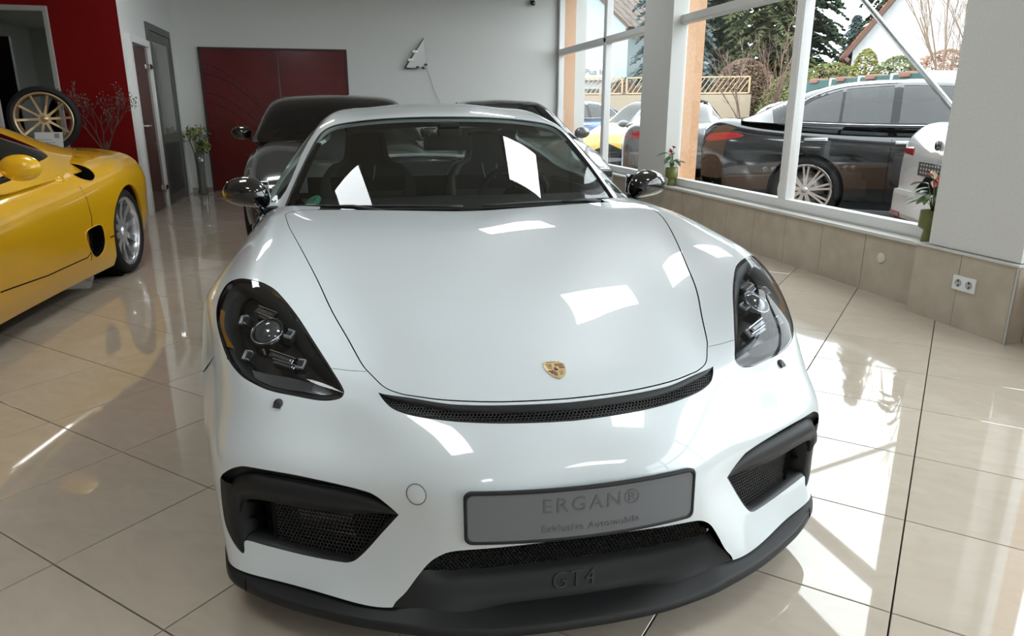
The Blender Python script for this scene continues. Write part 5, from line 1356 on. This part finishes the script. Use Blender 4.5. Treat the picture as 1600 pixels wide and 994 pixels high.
# ------------------------------------------------------------------ fittings on the walls
def room_details():
    # glazed door in a white frame, and the grey metal door beside it, both on the left wall
    d = struct(bpy.data.objects.new('door_1', None)); COL.objects.link(d); d.location = (-2.3, 9.46, 0); d['label'] = 'frosted brown glass door in a white frame'
    mw = M_FRAME
    for a, b, c_, e in ((0, .09, 0, 2.07), (.88, .955, 0, 2.07), (.09, .88, 1.99, 2.07)):
        MB().bbox(-.01, .05, a, b, c_, e, .006).build('door_frame', mw, d)
    MB().bbox(.012, .022, .10, .87, .02, 1.98, .002).build('door_leaf', mat('brown_glass', (.115, .075, .065), .08, spec=.6), d)
    for z in (.26, 1.76): MB().bbox(.008, .05, .80, .95, z - .03, z + .03, .006).build('door_hinge', M_CHROME, d)
    h = MB().bbox(.02, .04, .14, .24, 1.00, 1.09, .006).build('lock_case', M_CHROME, d)
    MB().tube([(.03, .20, 1.05), (.075, .20, 1.05), (.08, .32, 1.05)], .011, 8).build('lever_handle', M_CHROME, d)
    d2 = struct(bpy.data.objects.new('door_2', None)); COL.objects.link(d2); d2.location = (-2.3, 10.47, 0); d2['label'] = 'dark grey metal door with a tall glass light'
    mg = mat('door_grey', (.10, .10, .095), .45)
    for a, b, c_, e in ((0, .08, 0, 2.31), (1.25, 1.33, 0, 2.31), (.08, 1.25, 2.22, 2.31)): MB().bbox(-.01, .03, a, b, c_, e, .005).build('door_frame', mg, d2)
    for a, b, c_, e in ((.09, .20, .01, 2.21), (1.13, 1.24, .01, 2.21), (.20, 1.13, 2.10, 2.21), (.20, 1.13, .80, .92), (.20, 1.13, .01, .12)): MB().bbox(0, .022, a, b, c_, e, .005).build('leaf_rail', mg, d2)
    MB().bbox(.004, .012, .20, 1.13, .92, 2.10, .002).build('door_pane', mat('grey_glass', (.17, .175, .165), .10, spec=.6), d2)
    MB().bbox(.002, .014, .20, 1.13, .12, .80, .002).build('kick_panel', mat('door_dark', (.035, .035, .033), .4), d2)
    # red two-leaf panel on the back wall
    m = noise_mat('deep_red_print', (.085, .009, .011), (.13, .013, .016), 1.6, .16, detail=9, spec=.45, r0=.3, r1=.75)
    t = empty('red_sliding_panel', 'large glossy dark red two-leaf panel on the back wall', 'panel', (-1.98, YB, 0))
    for a, b in ((.03, 1.135), (1.145, 2.15)): MB().bbox(-.0, 1, -.035, -.01, .02, 2.13, .004).build('unused', m, t) if False else MB().bbox(a, b, -.035, -.01, .02, 2.12, .004).build('panel_leaf', m, t)
    for a, b, c_, e in ((0, .03, 0, 2.15), (2.15, 2.18, 0, 2.15), (0, 2.18, 2.12, 2.15)): MB().bbox(a, b, -.045, 0, c_, e, .004).build('panel_frame', mat('panel_edge', (.03, .012, .012), .5), t)
    # faint print: arcs and sketch lines on the left leaf
    rnd = random.Random(4); mp = mat('print_line', (.05, .012, .013), .3); mp2 = mat('print_warm', (.17, .035, .02), .3)
    for k in range(9):
        y0 = .45 + .14 * k; mb = MB(); a0 = rnd.uniform(0, .25)
        pts = [(.06 + q * (1.02), -.0365, y0 + .35 * math.sin(1.2 + q * 2.2 + a0) - .30 * q) for q in np.linspace(0, 1, 20)]
        mb.tube(pts, rnd.uniform(.002, .006), 4); mb.build('printed_line', mp if k % 3 else mp2, t)
    # stand mirror leaning off the red wall
    w = empty('wall_mirror', 'tall framed mirror on the red wall', 'mirror', (-4.3, 9.3, .35))
    MB().box(.05, 1.27, -.025, -.012, .05, 1.92).build('mirror_glass', mat('mirror_silver', (.22, .24, .23), .02, 1.0), w)
    for a, b, c_, e in ((0, .05, 0, 1.965), (1.265, 1.31, 0, 1.965), (.05, 1.265, 1.91, 1.965), (.05, 1.265, 0, .05)): MB().bbox(a, b, -.04, 0, c_, e, .006).build('mirror_frame', mat('frame_grey', (.33, .32, .30), .4), w)
    # white board edge at the far left
    o = MB().bbox(-4.9, -3.50, 8.96, 9.02, 0, 2.02, .006).build('display_board', M_WALL); tag(o, 'plain white display board standing before the mirror', 'board')
    # display wheel on a plinth
    ws = empty('wheel_stand', 'white plinth carrying the gold display wheel', 'plinth', (-3.0, 8.8, 0))
    MB().bbox(-.22, .22, -.2, .2, 0, .80, .01).build('plinth_body', M_WALL, ws); MB().bbox(-.24, .24, -.34, .22, .80, .815, .004).build('plinth_top', M_FRAME, ws)
    dw = empty('wheel_exhibit', 'gold double-spoke alloy wheel with tyre on the plinth', 'wheel', (-3.0, 8.72, .815))
    gold = mat('wheel_gold', (.52, .38, .22), .28, .7)
    wheel(dw, (0, 0, .328), .328, .24, .262, .05, 10, False, gold, hw=.0105, name='mounted_wheel', steer=-math.pi / 2 + R(14), disc=False, nseg=48)
    pc = empty('price_card', 'white price card leaning on the gold display wheel', 'card', (-2.93, 8.50, .815))
    Mx = Matrix.Rotation(R(-12), 4, 'X'); MB().bbox(-.13, .13, -.003, .003, .0, .20, .001, Mx).build('card_sheet', mat('paper_white', (.62, .62, .60), .7), pc)
    for k in range(3): MB().box(-.11, .09 - .03 * k, -.0042, -.0034, .06 + .03 * k, .066 + .03 * k, Mx).build('print_line', mat('print_grey', (.25, .25, .26), .7), pc)
    MB().box(.055, .10, -.0042, -.0034, .14, .185, Mx).build('print_block', mat('print_grey', (.25, .25, .26), .7), pc)
    # wire ornament with a cord
    o = empty('wall_ornament', 'thin metal triangular wall lamp with a hanging cord', 'wall lamp', (1.094, YB, 1.884))
    mm = mat('lamp_wire', (.10, .10, .095), .35, .6)
    MB().tube([(0, -.05, 0), (.314, -.05, .46)], .009, 6).build('lamp_bar', mm, o); MB().tube([(0, -.05, 0), (.20, -.05, -.005)], .008, 6).build('lamp_bar', mm, o)
    Pm = mat('lamp_plate', (.52, .53, .52), .2, .3)
    MB().prism([(.02, .012), (.20, .005), (.33, .05), (.32, .44)], -.05, -.044, plane='XZ').build('lamp_plate', Pm, o)
    for q in (.28, .55): MB().bbox(.314 * q - .035, .314 * q + .045, -.058, -.045, .46 * q - .02, .46 * q + .02, .004).build('lamp_clip', mat('clip_bright', (.75, .75, .74), .15, .6), o)
    for x, z in ((.21, .02), (.30, .005), (.34, .06)): MB().lathe([(.0001, .02), (.022, .012), (.03, 0), (.02, -.015)], 10, Matrix.Translation((x, -.05, z))).build('lamp_fitting', mm, o)
    MB().tube([(.35, -.02, .02), (.40, -.02, -.12), (.45, -.02, -.30), (.52, -.02, -.45), (.585, -.02, -.58), (.60, -.02, -.9), (.61, -.02, -1.4)], .004, 5).build('lamp_cord', mat('cord_pink', (.42, .34, .33), .5), o)
    # small dome camera
    o = empty('security_camera', 'small black security camera high on the back wall', 'camera', (3.2, YB, 2.93))
    MB().bbox(-.03, .03, -.05, 0, -.02, .03, .006).build('camera_base', M_BLK, o)
    bm = bmesh.new(); bmesh.ops.create_uvsphere(bm, u_segments=14, v_segments=10, radius=.045); MB().bm(bm, Matrix.Translation((0, -.07, -.02)), True).build('camera_ball', M_BLKGLOSS, o)
    # door-frame catch beside the far window
    o = MB().bbox(XG - .07, XG - .05, YB - .14, YB - .09, .95, 1.25, .004).build('window_handle', mat('handle_silver', (.55, .55, .55), .3, .5)); tag(o, 'slim silver handle on the far window frame', 'handle')
room_details()

# ------------------------------------------------------------------ plants
M_POT = mat('olive_pot', (.145, .150, .035), .45)
M_LEAF = noise_mat('plant_leaf', (.03, .075, .018), (.06, .13, .03), 14, .4)
M_STEM = mat('plant_stem', (.09, .12, .03), .6)
M_FLOWER = mat('flower_red', (.45, .03, .03), .35, coat=.4)
def leaf_mesh(L, W, fold=.25, droop=.3):
    mb = MB(); rows = []
    for i in range(6):
        t = i / 5; w = W * math.sin(math.pi * min(t * .92 + .05, 1)) ** .8; x = L * t; z = -droop * L * t * t
        rows.append([(x, -w, z + fold * w), (x, 0, z), (x, w, z + fold * w)])
    mb.grid(rows); return mb.mesh('leaf', False)
LEAF_A = leaf_mesh(.13, .026); LEAF_A.materials.append(M_LEAF)
BRACT = leaf_mesh(.055, .022, .5, -.2); BRACT.materials.append(M_FLOWER)
BRACT_W = leaf_mesh(.06, .024, .5, -.2); BRACT_W.materials.append(mat('flower_cream', (.62, .60, .40), .4))
def potted(loc, label, seed, hpot=.20, flowers=4, white=0):
    t = empty('potted_anthurium', label, 'potted plant', loc, 0, 'flower pots on the window sill'); rnd = random.Random(seed)
    MB().lathe([(.0001, 0), (.040, 0), (.045, .004), (.040, .045), (.036, .075), (.062, .090), (.070, .10), (.068, hpot), (.063, hpot), (.062, hpot - .02), (.0001, hpot - .02)], 28).build('pot', M_POT, t)
    for k in range(13):
        a = rnd.uniform(0, 6.28); h = rnd.uniform(.04, .16); r_ = rnd.uniform(.02, .06)
        p0 = Vector((0, 0, hpot - .02)); p1 = Vector((math.cos(a) * r_, math.sin(a) * r_, hpot + h))
        MB().tube([p0, (p0 + p1) / 2 + Vector((0, 0, .02)), p1], .0025, 5).build('stem', M_STEM, t)
        o = bpy.data.objects.new('leaf', LEAF_A); COL.objects.link(o); o.parent = t; o.location = p1; s = rnd.uniform(.65, 1.1); o.scale = (s, s, s)
        o.rotation_euler = (rnd.uniform(-.3, .3), rnd.uniform(-.35, .35), a + rnd.uniform(-.3, .3))
    for k in range(flowers):
        a = rnd.uniform(0, 6.28); h = rnd.uniform(.12, .21); r_ = rnd.uniform(.01, .05)
        p1 = Vector((math.cos(a) * r_, math.sin(a) * r_, hpot + h)); MB().tube([(0, 0, hpot - .02), (p1.x * .4, p1.y * .4, hpot + h * .6), p1], .0025, 5).build('flower_stem', M_STEM, t)
        o = bpy.data.objects.new('flower', BRACT_W if k < white else BRACT); COL.objects.link(o); o.parent = t; o.location = p1; o.rotation_euler = (rnd.uniform(-.4, .4), rnd.uniform(-.8, -.2), a)
    return t
potted((3.60, 7.50, .418), 'olive pot of red anthurium on the sill beside the pillar', 5)
potted((3.61, 3.78, .418), 'olive pot of anthurium on the sill behind the near pillar', 11, white=1)

def dry_branch():
    rnd = random.Random(21)
    t = empty('dry_tree', 'bare thin ornamental tree against the red wall', 'plant', (-2.55, 9.0, 0))
    MB().lathe([(.0001, 0), (.12, 0), (.15, .28), (.14, .28), (.13, .25), (.0001, .25)], 24).build('tree_pot', mat('pot_dark', (.05, .05, .05), .5), t)
    mt = mat('twig_brown', (.09, .05, .04), .8)
    tr = MB(); tr.tube([(0, 0, .25), (.01, 0, .5), (0, 0, .72), (.03, 0, .9)], [.014, .013, .012, .01], 6); tr.build('tree_trunk', mt, t)
    br = MB(); tips = []
    def grow(p, d, L, r_, n):
        q = [p]; 
        for i in range(4):
            d = (d + Vector((rnd.uniform(-.25, .25), rnd.uniform(-.2, .2), rnd.uniform(-.05, .2)))).normalized(); p = p + d * L / 4; q.append(p)
        br.tube([v[:] for v in q], [r_, r_ * .9, r_ * .8, r_ * .7, r_ * .6], 5)
        if n: 
            for _ in range(3): grow(q[rnd.choice((2, 3, 4))], (d + Vector((rnd.uniform(-.8, .8), rnd.uniform(-.4, .4), rnd.uniform(-.1, .6)))).normalized(), L * .62, r_ * .6, n - 1)
        else: tips.extend(q[2:])
    for a in (-.7, -.35, .05, .4, .55): grow(Vector((.01, 0, .76)), Vector((a, rnd.uniform(-.2, .2), .9)).normalized(), .42, .008, 2)
    o = br.build('branches', mt, t, fix=False); o['kind'] = 'stuff'
    lf = MB()
    for p in tips:
        for _ in range(2):
            c = p + Vector((rnd.uniform(-.03, .03), rnd.uniform(-.03, .03), rnd.uniform(-.03, .03))); a = Vector((rnd.uniform(-1, 1), rnd.uniform(-1, 1), rnd.uniform(-1, 1))).normalized() * .016; b = a.orthogonal() * .4
            lf.add([(c - a)[:], (c - b)[:], (c + a)[:], (c + b)[:]], [(0, 1, 2, 3)])
    o = lf.build('dry_leaves', mat('dry_leaf', (.10, .05, .04), .8), t, fix=False); o['kind'] = 'stuff'
dry_branch()

def glass_vase():
    rnd = random.Random(8)
    t = empty('tall_vase', 'tall glass vase of green and yellow stems in the corner', 'vase', (-2.08, 11.86, 0))
    MB().lathe([(.0001, .0), (.075, 0), (.085, .03), (.06, .10), (.06, .45), (.075, .62), (.07, .62), (.055, .45), (.055, .10), (.0001, .04)], 24).build('vase_glass', mat('vase_grey', (.12, .13, .12), .08, coat=1), t)
    st = MB(); lv = MB(); fl = MB()
    for k in range(26):
        a = rnd.uniform(0, 6.28); r_ = rnd.uniform(.03, .17); h = rnd.uniform(.72, 1.02)
        p1 = Vector((math.cos(a) * r_, math.sin(a) * r_, h)); st.tube([(0, 0, .2), (p1.x * .3, p1.y * .3, .55), p1], .004, 5)
        for q in range(5):
            c = p1 + Vector((rnd.uniform(-.05, .05), rnd.uniform(-.05, .05), rnd.uniform(-.12, .05))); d = Vector((rnd.uniform(-1, 1), rnd.uniform(-1, 1), rnd.uniform(-.3, 1))).normalized() * .05; b = d.orthogonal().normalized() * .016
            (fl if rnd.random() < .35 else lv).add([(c - d)[:], (c - b)[:], (c + d)[:], (c + b)[:]], [(0, 1, 2, 3)])
    for m_, nm, mm in ((st, 'stems', M_STEM), (lv, 'leaves', M_LEAF), (fl, 'blossoms', mat('blossom_yellow', (.40, .33, .05), .6))):
        o = m_.build(nm, mm, t, fix=False); o['kind'] = 'stuff'
glass_vase()
# ------------------------------------------------------------------ yard
struct(MB().box(XG + .26, 70, -20, 80, GZ - .2, GZ).build('ground_yard', noise_mat('wet_asphalt', (.05, .05, .05), (.085, .085, .085), 3, .35, detail=10)))
struct(MB().box(-40, XG + .26, YB + .6, 80, GZ - .2, GZ).build('ground_yard_rear', MATS['wet_asphalt']))
def polar(px, dist, z=GZ):
    """yard position from a bearing: bearing given as degrees right of the room's long axis"""
    return Vector((dist * math.sin(R(px)), dist * math.cos(R(px)), z))

def strut():
    o = empty('steel_strut', 'slanting steel tube outside the window in front of the black sedan', 'strut', (3.99, 3.9, 0))
    MB().tube([(.04, 1.62, 2.28), (.04, .08, 1.07), (.04, -.10, .93)], .021, 12).build('strut_tube', mat('galvanised_steel', (.42, .43, .44), .3, .85), o)
    MB().bbox(.01, .07, -.2, -.06, GZ, 1.0, .004).build('strut_foot', mat('galvanised_steel', (.42, .43, .44), .3, .85), o)
strut()

def lattice():
    A = Vector((8.2, 26.5, 0)); Bq = Vector((14.1, 23.5, 0)); d = (Bq - A); L = d.length; d.normalize(); rz = math.atan2(d.y, d.x)
    t = empty('lattice_fence', 'pale wooden lattice fence on a low beige wall', 'fence', A, rz)
    MB().box(0, L, 0, .2, GZ, 1.80).build('fence_wall', mat('beige_wall', (.36, .29, .21), .9), t)
    mw = mat('pale_wood', (.50, .36, .21), .8); n = 3; pw = L / n
    for k in range(n):
        x0 = k * pw + .05; x1 = (k + 1) * pw - .05
        for a, b, c_, e in ((x0, x1, 1.83, 1.88), (x0, x1, 2.37, 2.42), (x0, x0 + .06, 1.83, 2.42), (x1 - .06, x1, 1.83, 2.42)): MB().box(a, b, .06, .12, c_, e).build('lattice_frame', mw, t)
        x = x0 + .05
        while x < x1 - .35:
            MB().tube([(x, .08, 1.86), (x + .36, .08, 2.39)], .016, 4, False).build('lattice_slat', mw, t); x += .17
lattice()

M_FIR = [noise_mat('fir_dark', (.012, .028, .014), (.035, .065, .028), 5, .9), noise_mat('fir_olive', (.04, .055, .018), (.085, .10, .035), 5, .9), noise_mat('spruce_blue', (.055, .085, .085), (.11, .15, .145), 5, .9)]
M_BARK = noise_mat('bark_brown', (.06, .045, .035), (.11, .085, .065), 12, .95)
def conifer(pos, h, rad, seed, k, label, droop=.35, z0=.6, dens=1.0):
    rnd = random.Random(seed); t = empty('conifer', label, 'tree', pos, 0, 'conifers beyond the yard')
    MB().tube([(0, 0, 0), (.05, 0, h * .5), (0, 0, h)], [.28, .18, .02], 7).build('trunk', M_BARK, t)
    V = []; F = []
    nb = int(420 * dens)
    for i in range(nb):
        q = (i + rnd.random()) / nb; z = z0 + (h - z0) * q; L = rad * (1 - q) ** .85 * rnd.uniform(.7, 1.12) + .15; a = rnd.uniform(0, 6.283)
        ca, sa = math.cos(a), math.sin(a)
        ns = max(5, int(L * 11))
        for j in range(ns):
            s = (j + 1) / ns; x = L * s; zz = z - droop * L * s * s + rnd.uniform(-.05, .05)
            for sg in (-1, 1):
                w = (.24 * (1 - s) + .09) * rnd.uniform(.6, 1.3) * min(1.5, rad / 2); ln = .16 * rnd.uniform(.7, 1.4)
                p = Vector((x * ca, x * sa, zz)); side = Vector((-sa, ca, 0)) * sg; fw_ = Vector((ca, sa, -droop))
                b = len(V); e1 = p + side * w + fw_ * ln * .8 + Vector((0, 0, -.10 * w - rnd.uniform(0, .14)))
                V += [p[:], (p + fw_ * ln)[:], e1[:], (p + side * w * .5 - Vector((0, 0, .12)))[:]]; F.append((b, b + 1, b + 2, b + 3))
    o = MB().add(V, F).build('needles', M_FIR[k], t, fix=False); o['kind'] = 'stuff'
    return t
def bush(pos, sx, sy, sz, seed, m, label, n=900, size=.09, name='shrub', group='shrubs along the yard edge'):
    rnd = random.Random(seed); t = empty(name, label, 'shrub', pos, 0, group); V = []; F = []
    for i in range(n):
        a = rnd.uniform(0, 6.283); cz = rnd.uniform(-.2, 1); rr = math.sqrt(max(0, 1 - max(cz, 0) ** 2)) * rnd.uniform(.75, 1.05)
        c = Vector((math.cos(a) * rr * sx, math.sin(a) * rr * sy, sz * (.25 + .75 * max(cz, 0)) + (0 if cz > 0 else cz * sz)))
        d = Vector((rnd.uniform(-1, 1), rnd.uniform(-1, 1), rnd.uniform(-.6, 1))).normalized() * size * rnd.uniform(.6, 1.5); b = d.orthogonal().normalized() * size * .6
        k = len(V); V += [(c - d)[:], (c - b)[:], (c + d)[:], (c + b)[:]]; F.append((k, k + 1, k + 2, k + 3))
    o = MB().add(V, F).build('leaves', m, t, fix=False); o['kind'] = 'stuff'
    MB().tube([(0, 0, -.1), (0, 0, sz * .8)], .05, 6).build('stem', M_BARK, t)
    return t
def bare_tree(pos, h, seed, label, spread=.5, m=None, n0=9, depth=3, r0=.05, lean=(0, 0)):
    rnd = random.Random(seed); t = empty('bare_tree', label, 'tree', pos, 0, 'leafless trees outside'); br = MB()
    m = m or mat('twig_tan', (.27, .19, .13), .9)
    def grow(p, d, L, r_, n):
        q = [p]
        for i in range(3):
            d = (d + Vector((rnd.uniform(-.16, .16), rnd.uniform(-.16, .16), rnd.uniform(-.02, .12)))).normalized(); p = p + d * L / 3; q.append(p)
        br.tube([v[:] for v in q], [r_, r_ * .85, r_ * .7, r_ * .55], 4, True, False)
        if n:
            for _ in range(4): grow(q[rnd.choice((1, 2, 3))], (d + Vector((rnd.uniform(-.7, .7), rnd.uniform(-.7, .7), rnd.uniform(-.1, .5)))).normalized(), L * rnd.uniform(.45, .65), r_ * .5, n - 1)
    for k in range(n0):
        a = rnd.uniform(0, 6.283); s = rnd.uniform(.05, spread); grow(Vector((rnd.uniform(-.3, .3), rnd.uniform(-.3, .3), 0)), Vector((math.cos(a) * s + lean[0], math.sin(a) * s + lean[1], 1)).normalized(), h * rnd.uniform(.45, .65), r0, depth)
    o = br.build('branches', m, t, fix=False); o['kind'] = 'stuff'
    return t

conifer(polar(21.3, 52), 11.5, 3.0, 1, 1, 'distant hazy conifer behind the lattice fence at the far window', .3, 1)
conifer(polar(25.0, 32.5), 11.5, 2.3, 2, 2, 'blue-grey spruce behind the lattice fence at the far window', .45)
conifer(polar(28.9, 36), 12.5, 2.5, 3, 0, 'tall dark fir left of the window mullion, nearest the pillar', .4)
conifer(polar(31.6, 33), 12.5, 2.3, 4, 1, 'tall olive fir in the middle of the fir group', .4)
conifer(polar(34.3, 39), 13.0, 2.3, 5, 0, 'tall dark fir just behind the window mullion', .4)
conifer(polar(40.3, 45), 16.0, 3.6, 6, 0, 'large dark fir beside the red-roofed house', .45)
conifer(polar(27.0, 46), 13, 2.8, 7, 1, 'olive fir partly hidden by the white pillar', .35)
conifer(polar(37.4, 70), 9, 3.0, 12, 2, 'far pale conifer in the gap between the firs', .3)
M_BUSHB = noise_mat('bush_brown', (.10, .06, .04), (.17, .11, .075), 4, .95)
M_BUSHG = noise_mat('bush_olive', (.07, .085, .025), (.15, .16, .05), 4, .95)
M_BUSHR = noise_mat('bush_russet', (.20, .10, .06), (.30, .17, .11), 4, .95)
M_BUSHY = noise_mat('bush_yellowgreen', (.13, .13, .02), (.22, .20, .04), 4, .95)
bush(polar(30.4, 29.0), 1.5, 1.0, 3.1, 31, M_BUSHB, 'brown leafless hedge below the firs near the pillar', 6000, .06)
bush(polar(34.0, 27.5), 1.4, 1.0, 2.6, 32, M_BUSHG, 'olive hedge below the firs near the mullion', 5000, .06)
bush(polar(36.2, 22), 1.5, .9, 2.5, 33, M_BUSHG, 'olive bush behind the green planter wall', 4000, .05)
bush(polar(38.3, 21), .5, .5, 2.75, 34, M_BUSHY, 'upright yellow-green conifer bush behind the planters', 3000, .045)
bush(polar(40.4, 21), 1.2, .7, 2.55, 35, M_BUSHG, 'round olive bush below the white gable', 4000, .05)
bush(polar(43.2, 21.5), 1.5, .9, 2.7, 36, M_BUSHR, 'russet leafy bush at the foot of the bare tree', 5000, .045)
bush(polar(21.6, 29.6), 1.2, .8, 2.4, 37, M_BUSHB, 'brown undergrowth behind the lattice fence', 4000, .07)
bare_tree(polar(44.6, 17.6), 6.5, 41, 'many-stemmed bare tan tree before the white house', .45, n0=16, depth=4, r0=.026)
bare_tree(polar(31.9, 22.0), 4.0, 43, 'small bare tree before the brown hedge', .6, mat('twig_brown2', (.20, .13, .10), .9), 3, 3, .04)

def planters():
    A = polar(34.9, 15.0); Bq = polar(42.6, 12.3); d = Bq - A; L = Vector((d.x, d.y, 0)).length; rz = math.atan2(d.y, d.x)
    w = empty('planter_wall', 'green planter boxes along a low yard wall', 'planter', (A.x, A.y, GZ), rz)
    MB().box(0, L, 0, .25, 0, 1.42).build('wall_base', mat('grey_wall', (.28, .28, .28), .9), w)
    mg = mat('planter_green', (.03, .10, .095), .6); n = 4
    for k in range(n):
        a = L * k / n + .03; b = L * (k + 1) / n - .03
        MB().bbox(a, b, -.1, .3, 1.43, 1.78, .01).build('planter_box', mg, w); MB().box(b, b + .05, -.11, .31, 1.43, 1.80).build('planter_joint', M_FRAME, w)
        for q in (.35,):
            x = a + (b - a) * q; MB().bbox(x - .12, x + .12, -.13, .1, 1.73, 1.81, .02).build('clay_tile', mat('clay', (.30, .15, .11), .8), w)
planters()

def gable_house(name, label, pos, rz, W, D_, Hw, Hr, mw, mr, over=.45, tiles=None):
    """gable wall faces local -y"""
    t = empty(name, label, 'house', pos, rz)
    MB().prism([(-W / 2, 0), (W / 2, 0), (W / 2, Hw), (0, Hr), (-W / 2, Hw)], 0, D_, plane='XZ').build('house_walls', mw, t)
    sl = math.atan2(Hr - Hw, W / 2); Ls = math.hypot(W / 2, Hr - Hw) + over
    for sd in (1, -1):
        M = Matrix.Translation((0, -over, Hr + .06)) @ Matrix.Rotation(sd * sl, 4, 'Y')
        rf = MB().box(*sorted((0, sd * Ls)), 0, D_ + 2 * over, -.06, .06, M).build('roof_slab', mat('roof_board', (.12, .07, .05), .9), t)
        n = int(Ls / .34)
        for k in range(n):     # courses of clay tiles
            x0 = Ls * k / n; x1 = Ls * (k + 1) / n + .05
            mb = MB(); Mk = M @ Matrix.Rotation(-sd * .03, 4, 'Y')
            cols = int((D_ + 2 * over) / .30)
            for c_ in range(cols):
                y0 = c_ * .30
                mb.box(*sorted((sd * x0, sd * x1)), y0 + .01, y0 + .29, .07 + .02 * (c_ % 2), .10 + .02 * (c_ % 2) , M)
            o = mb.build('tile_course', mr, rf, fix=False); o['kind'] = 'stuff'
        MB().box(*sorted((sd * Ls * .985, sd * Ls)), 0, D_ + 2 * over, -.20, .0, M).build('gutter', mat('gutter_brown', (.13, .07, .05), .6), rf)
    return t
M_ROOFR = noise_mat('red_clay_tile', (.30, .085, .05), (.42, .15, .095), 3, .8)
M_ROOFB = noise_mat('brown_tile', (.13, .10, .085), (.20, .16, .135), 3, .85)
h1 = gable_house('white_house', 'white gabled house with a red clay tile roof', polar(46.3, 29), R(-40), 9.0, 10, 3.3, 9.5, noise_mat('house_white', (.58, .59, .60), (.64, .65, .66), 8, .9), M_ROOFR)
h2 = gable_house('blue_white_house', 'pale blue-white house with a brown tile roof beyond the far window', polar(17.6, 41), R(-62), 8.0, 8, 5.4, 8.5, mat('house_pale', (.42, .50, .52), .9), M_ROOFB)
MB().bbox(-1.2, -.3, -.05, .02, 2.6, 4.0, .01).build('house_window', mat('house_glass', (.08, .09, .10), .1), h2)
gable_house('red_roof_cottage', 'small far red-roofed cottage between the firs', polar(37.0, 60), R(-20), 6, 6, 2.6, 4.4, mat('brick_red', (.25, .13, .10), .9), M_ROOFR)
def sign_building():
    t = empty('sign_building', 'low white building with a lettered sign board beyond the far window', 'building', polar(18.3, 33), R(-18))
    MB().box(-3, 1.4, 0, 5, 0, 3.2).build('building_walls', mat('house_white2', (.56, .58, .59), .9), t)
    MB().bbox(-3.1, 1.5, -.3, 0, 2.55, 3.25, .03).build('sign_board', mat('sign_white', (.62, .64, .65), .6), t)
    me = text_mesh('sion  Plus In', .34, .01); me.transform(Matrix.Translation((.30, -.315, 2.88)) @ Matrix.Rotation(math.pi / 2, 4, 'X')); link('sign_lettering', me, mat('sign_ink', (.12, .13, .14), .6), t)
    MB().box(-1.6, .9, -.02, .02, .3, 2.2).build('shop_window', mat('house_glass', (.08, .09, .10), .1), t)
sign_building()
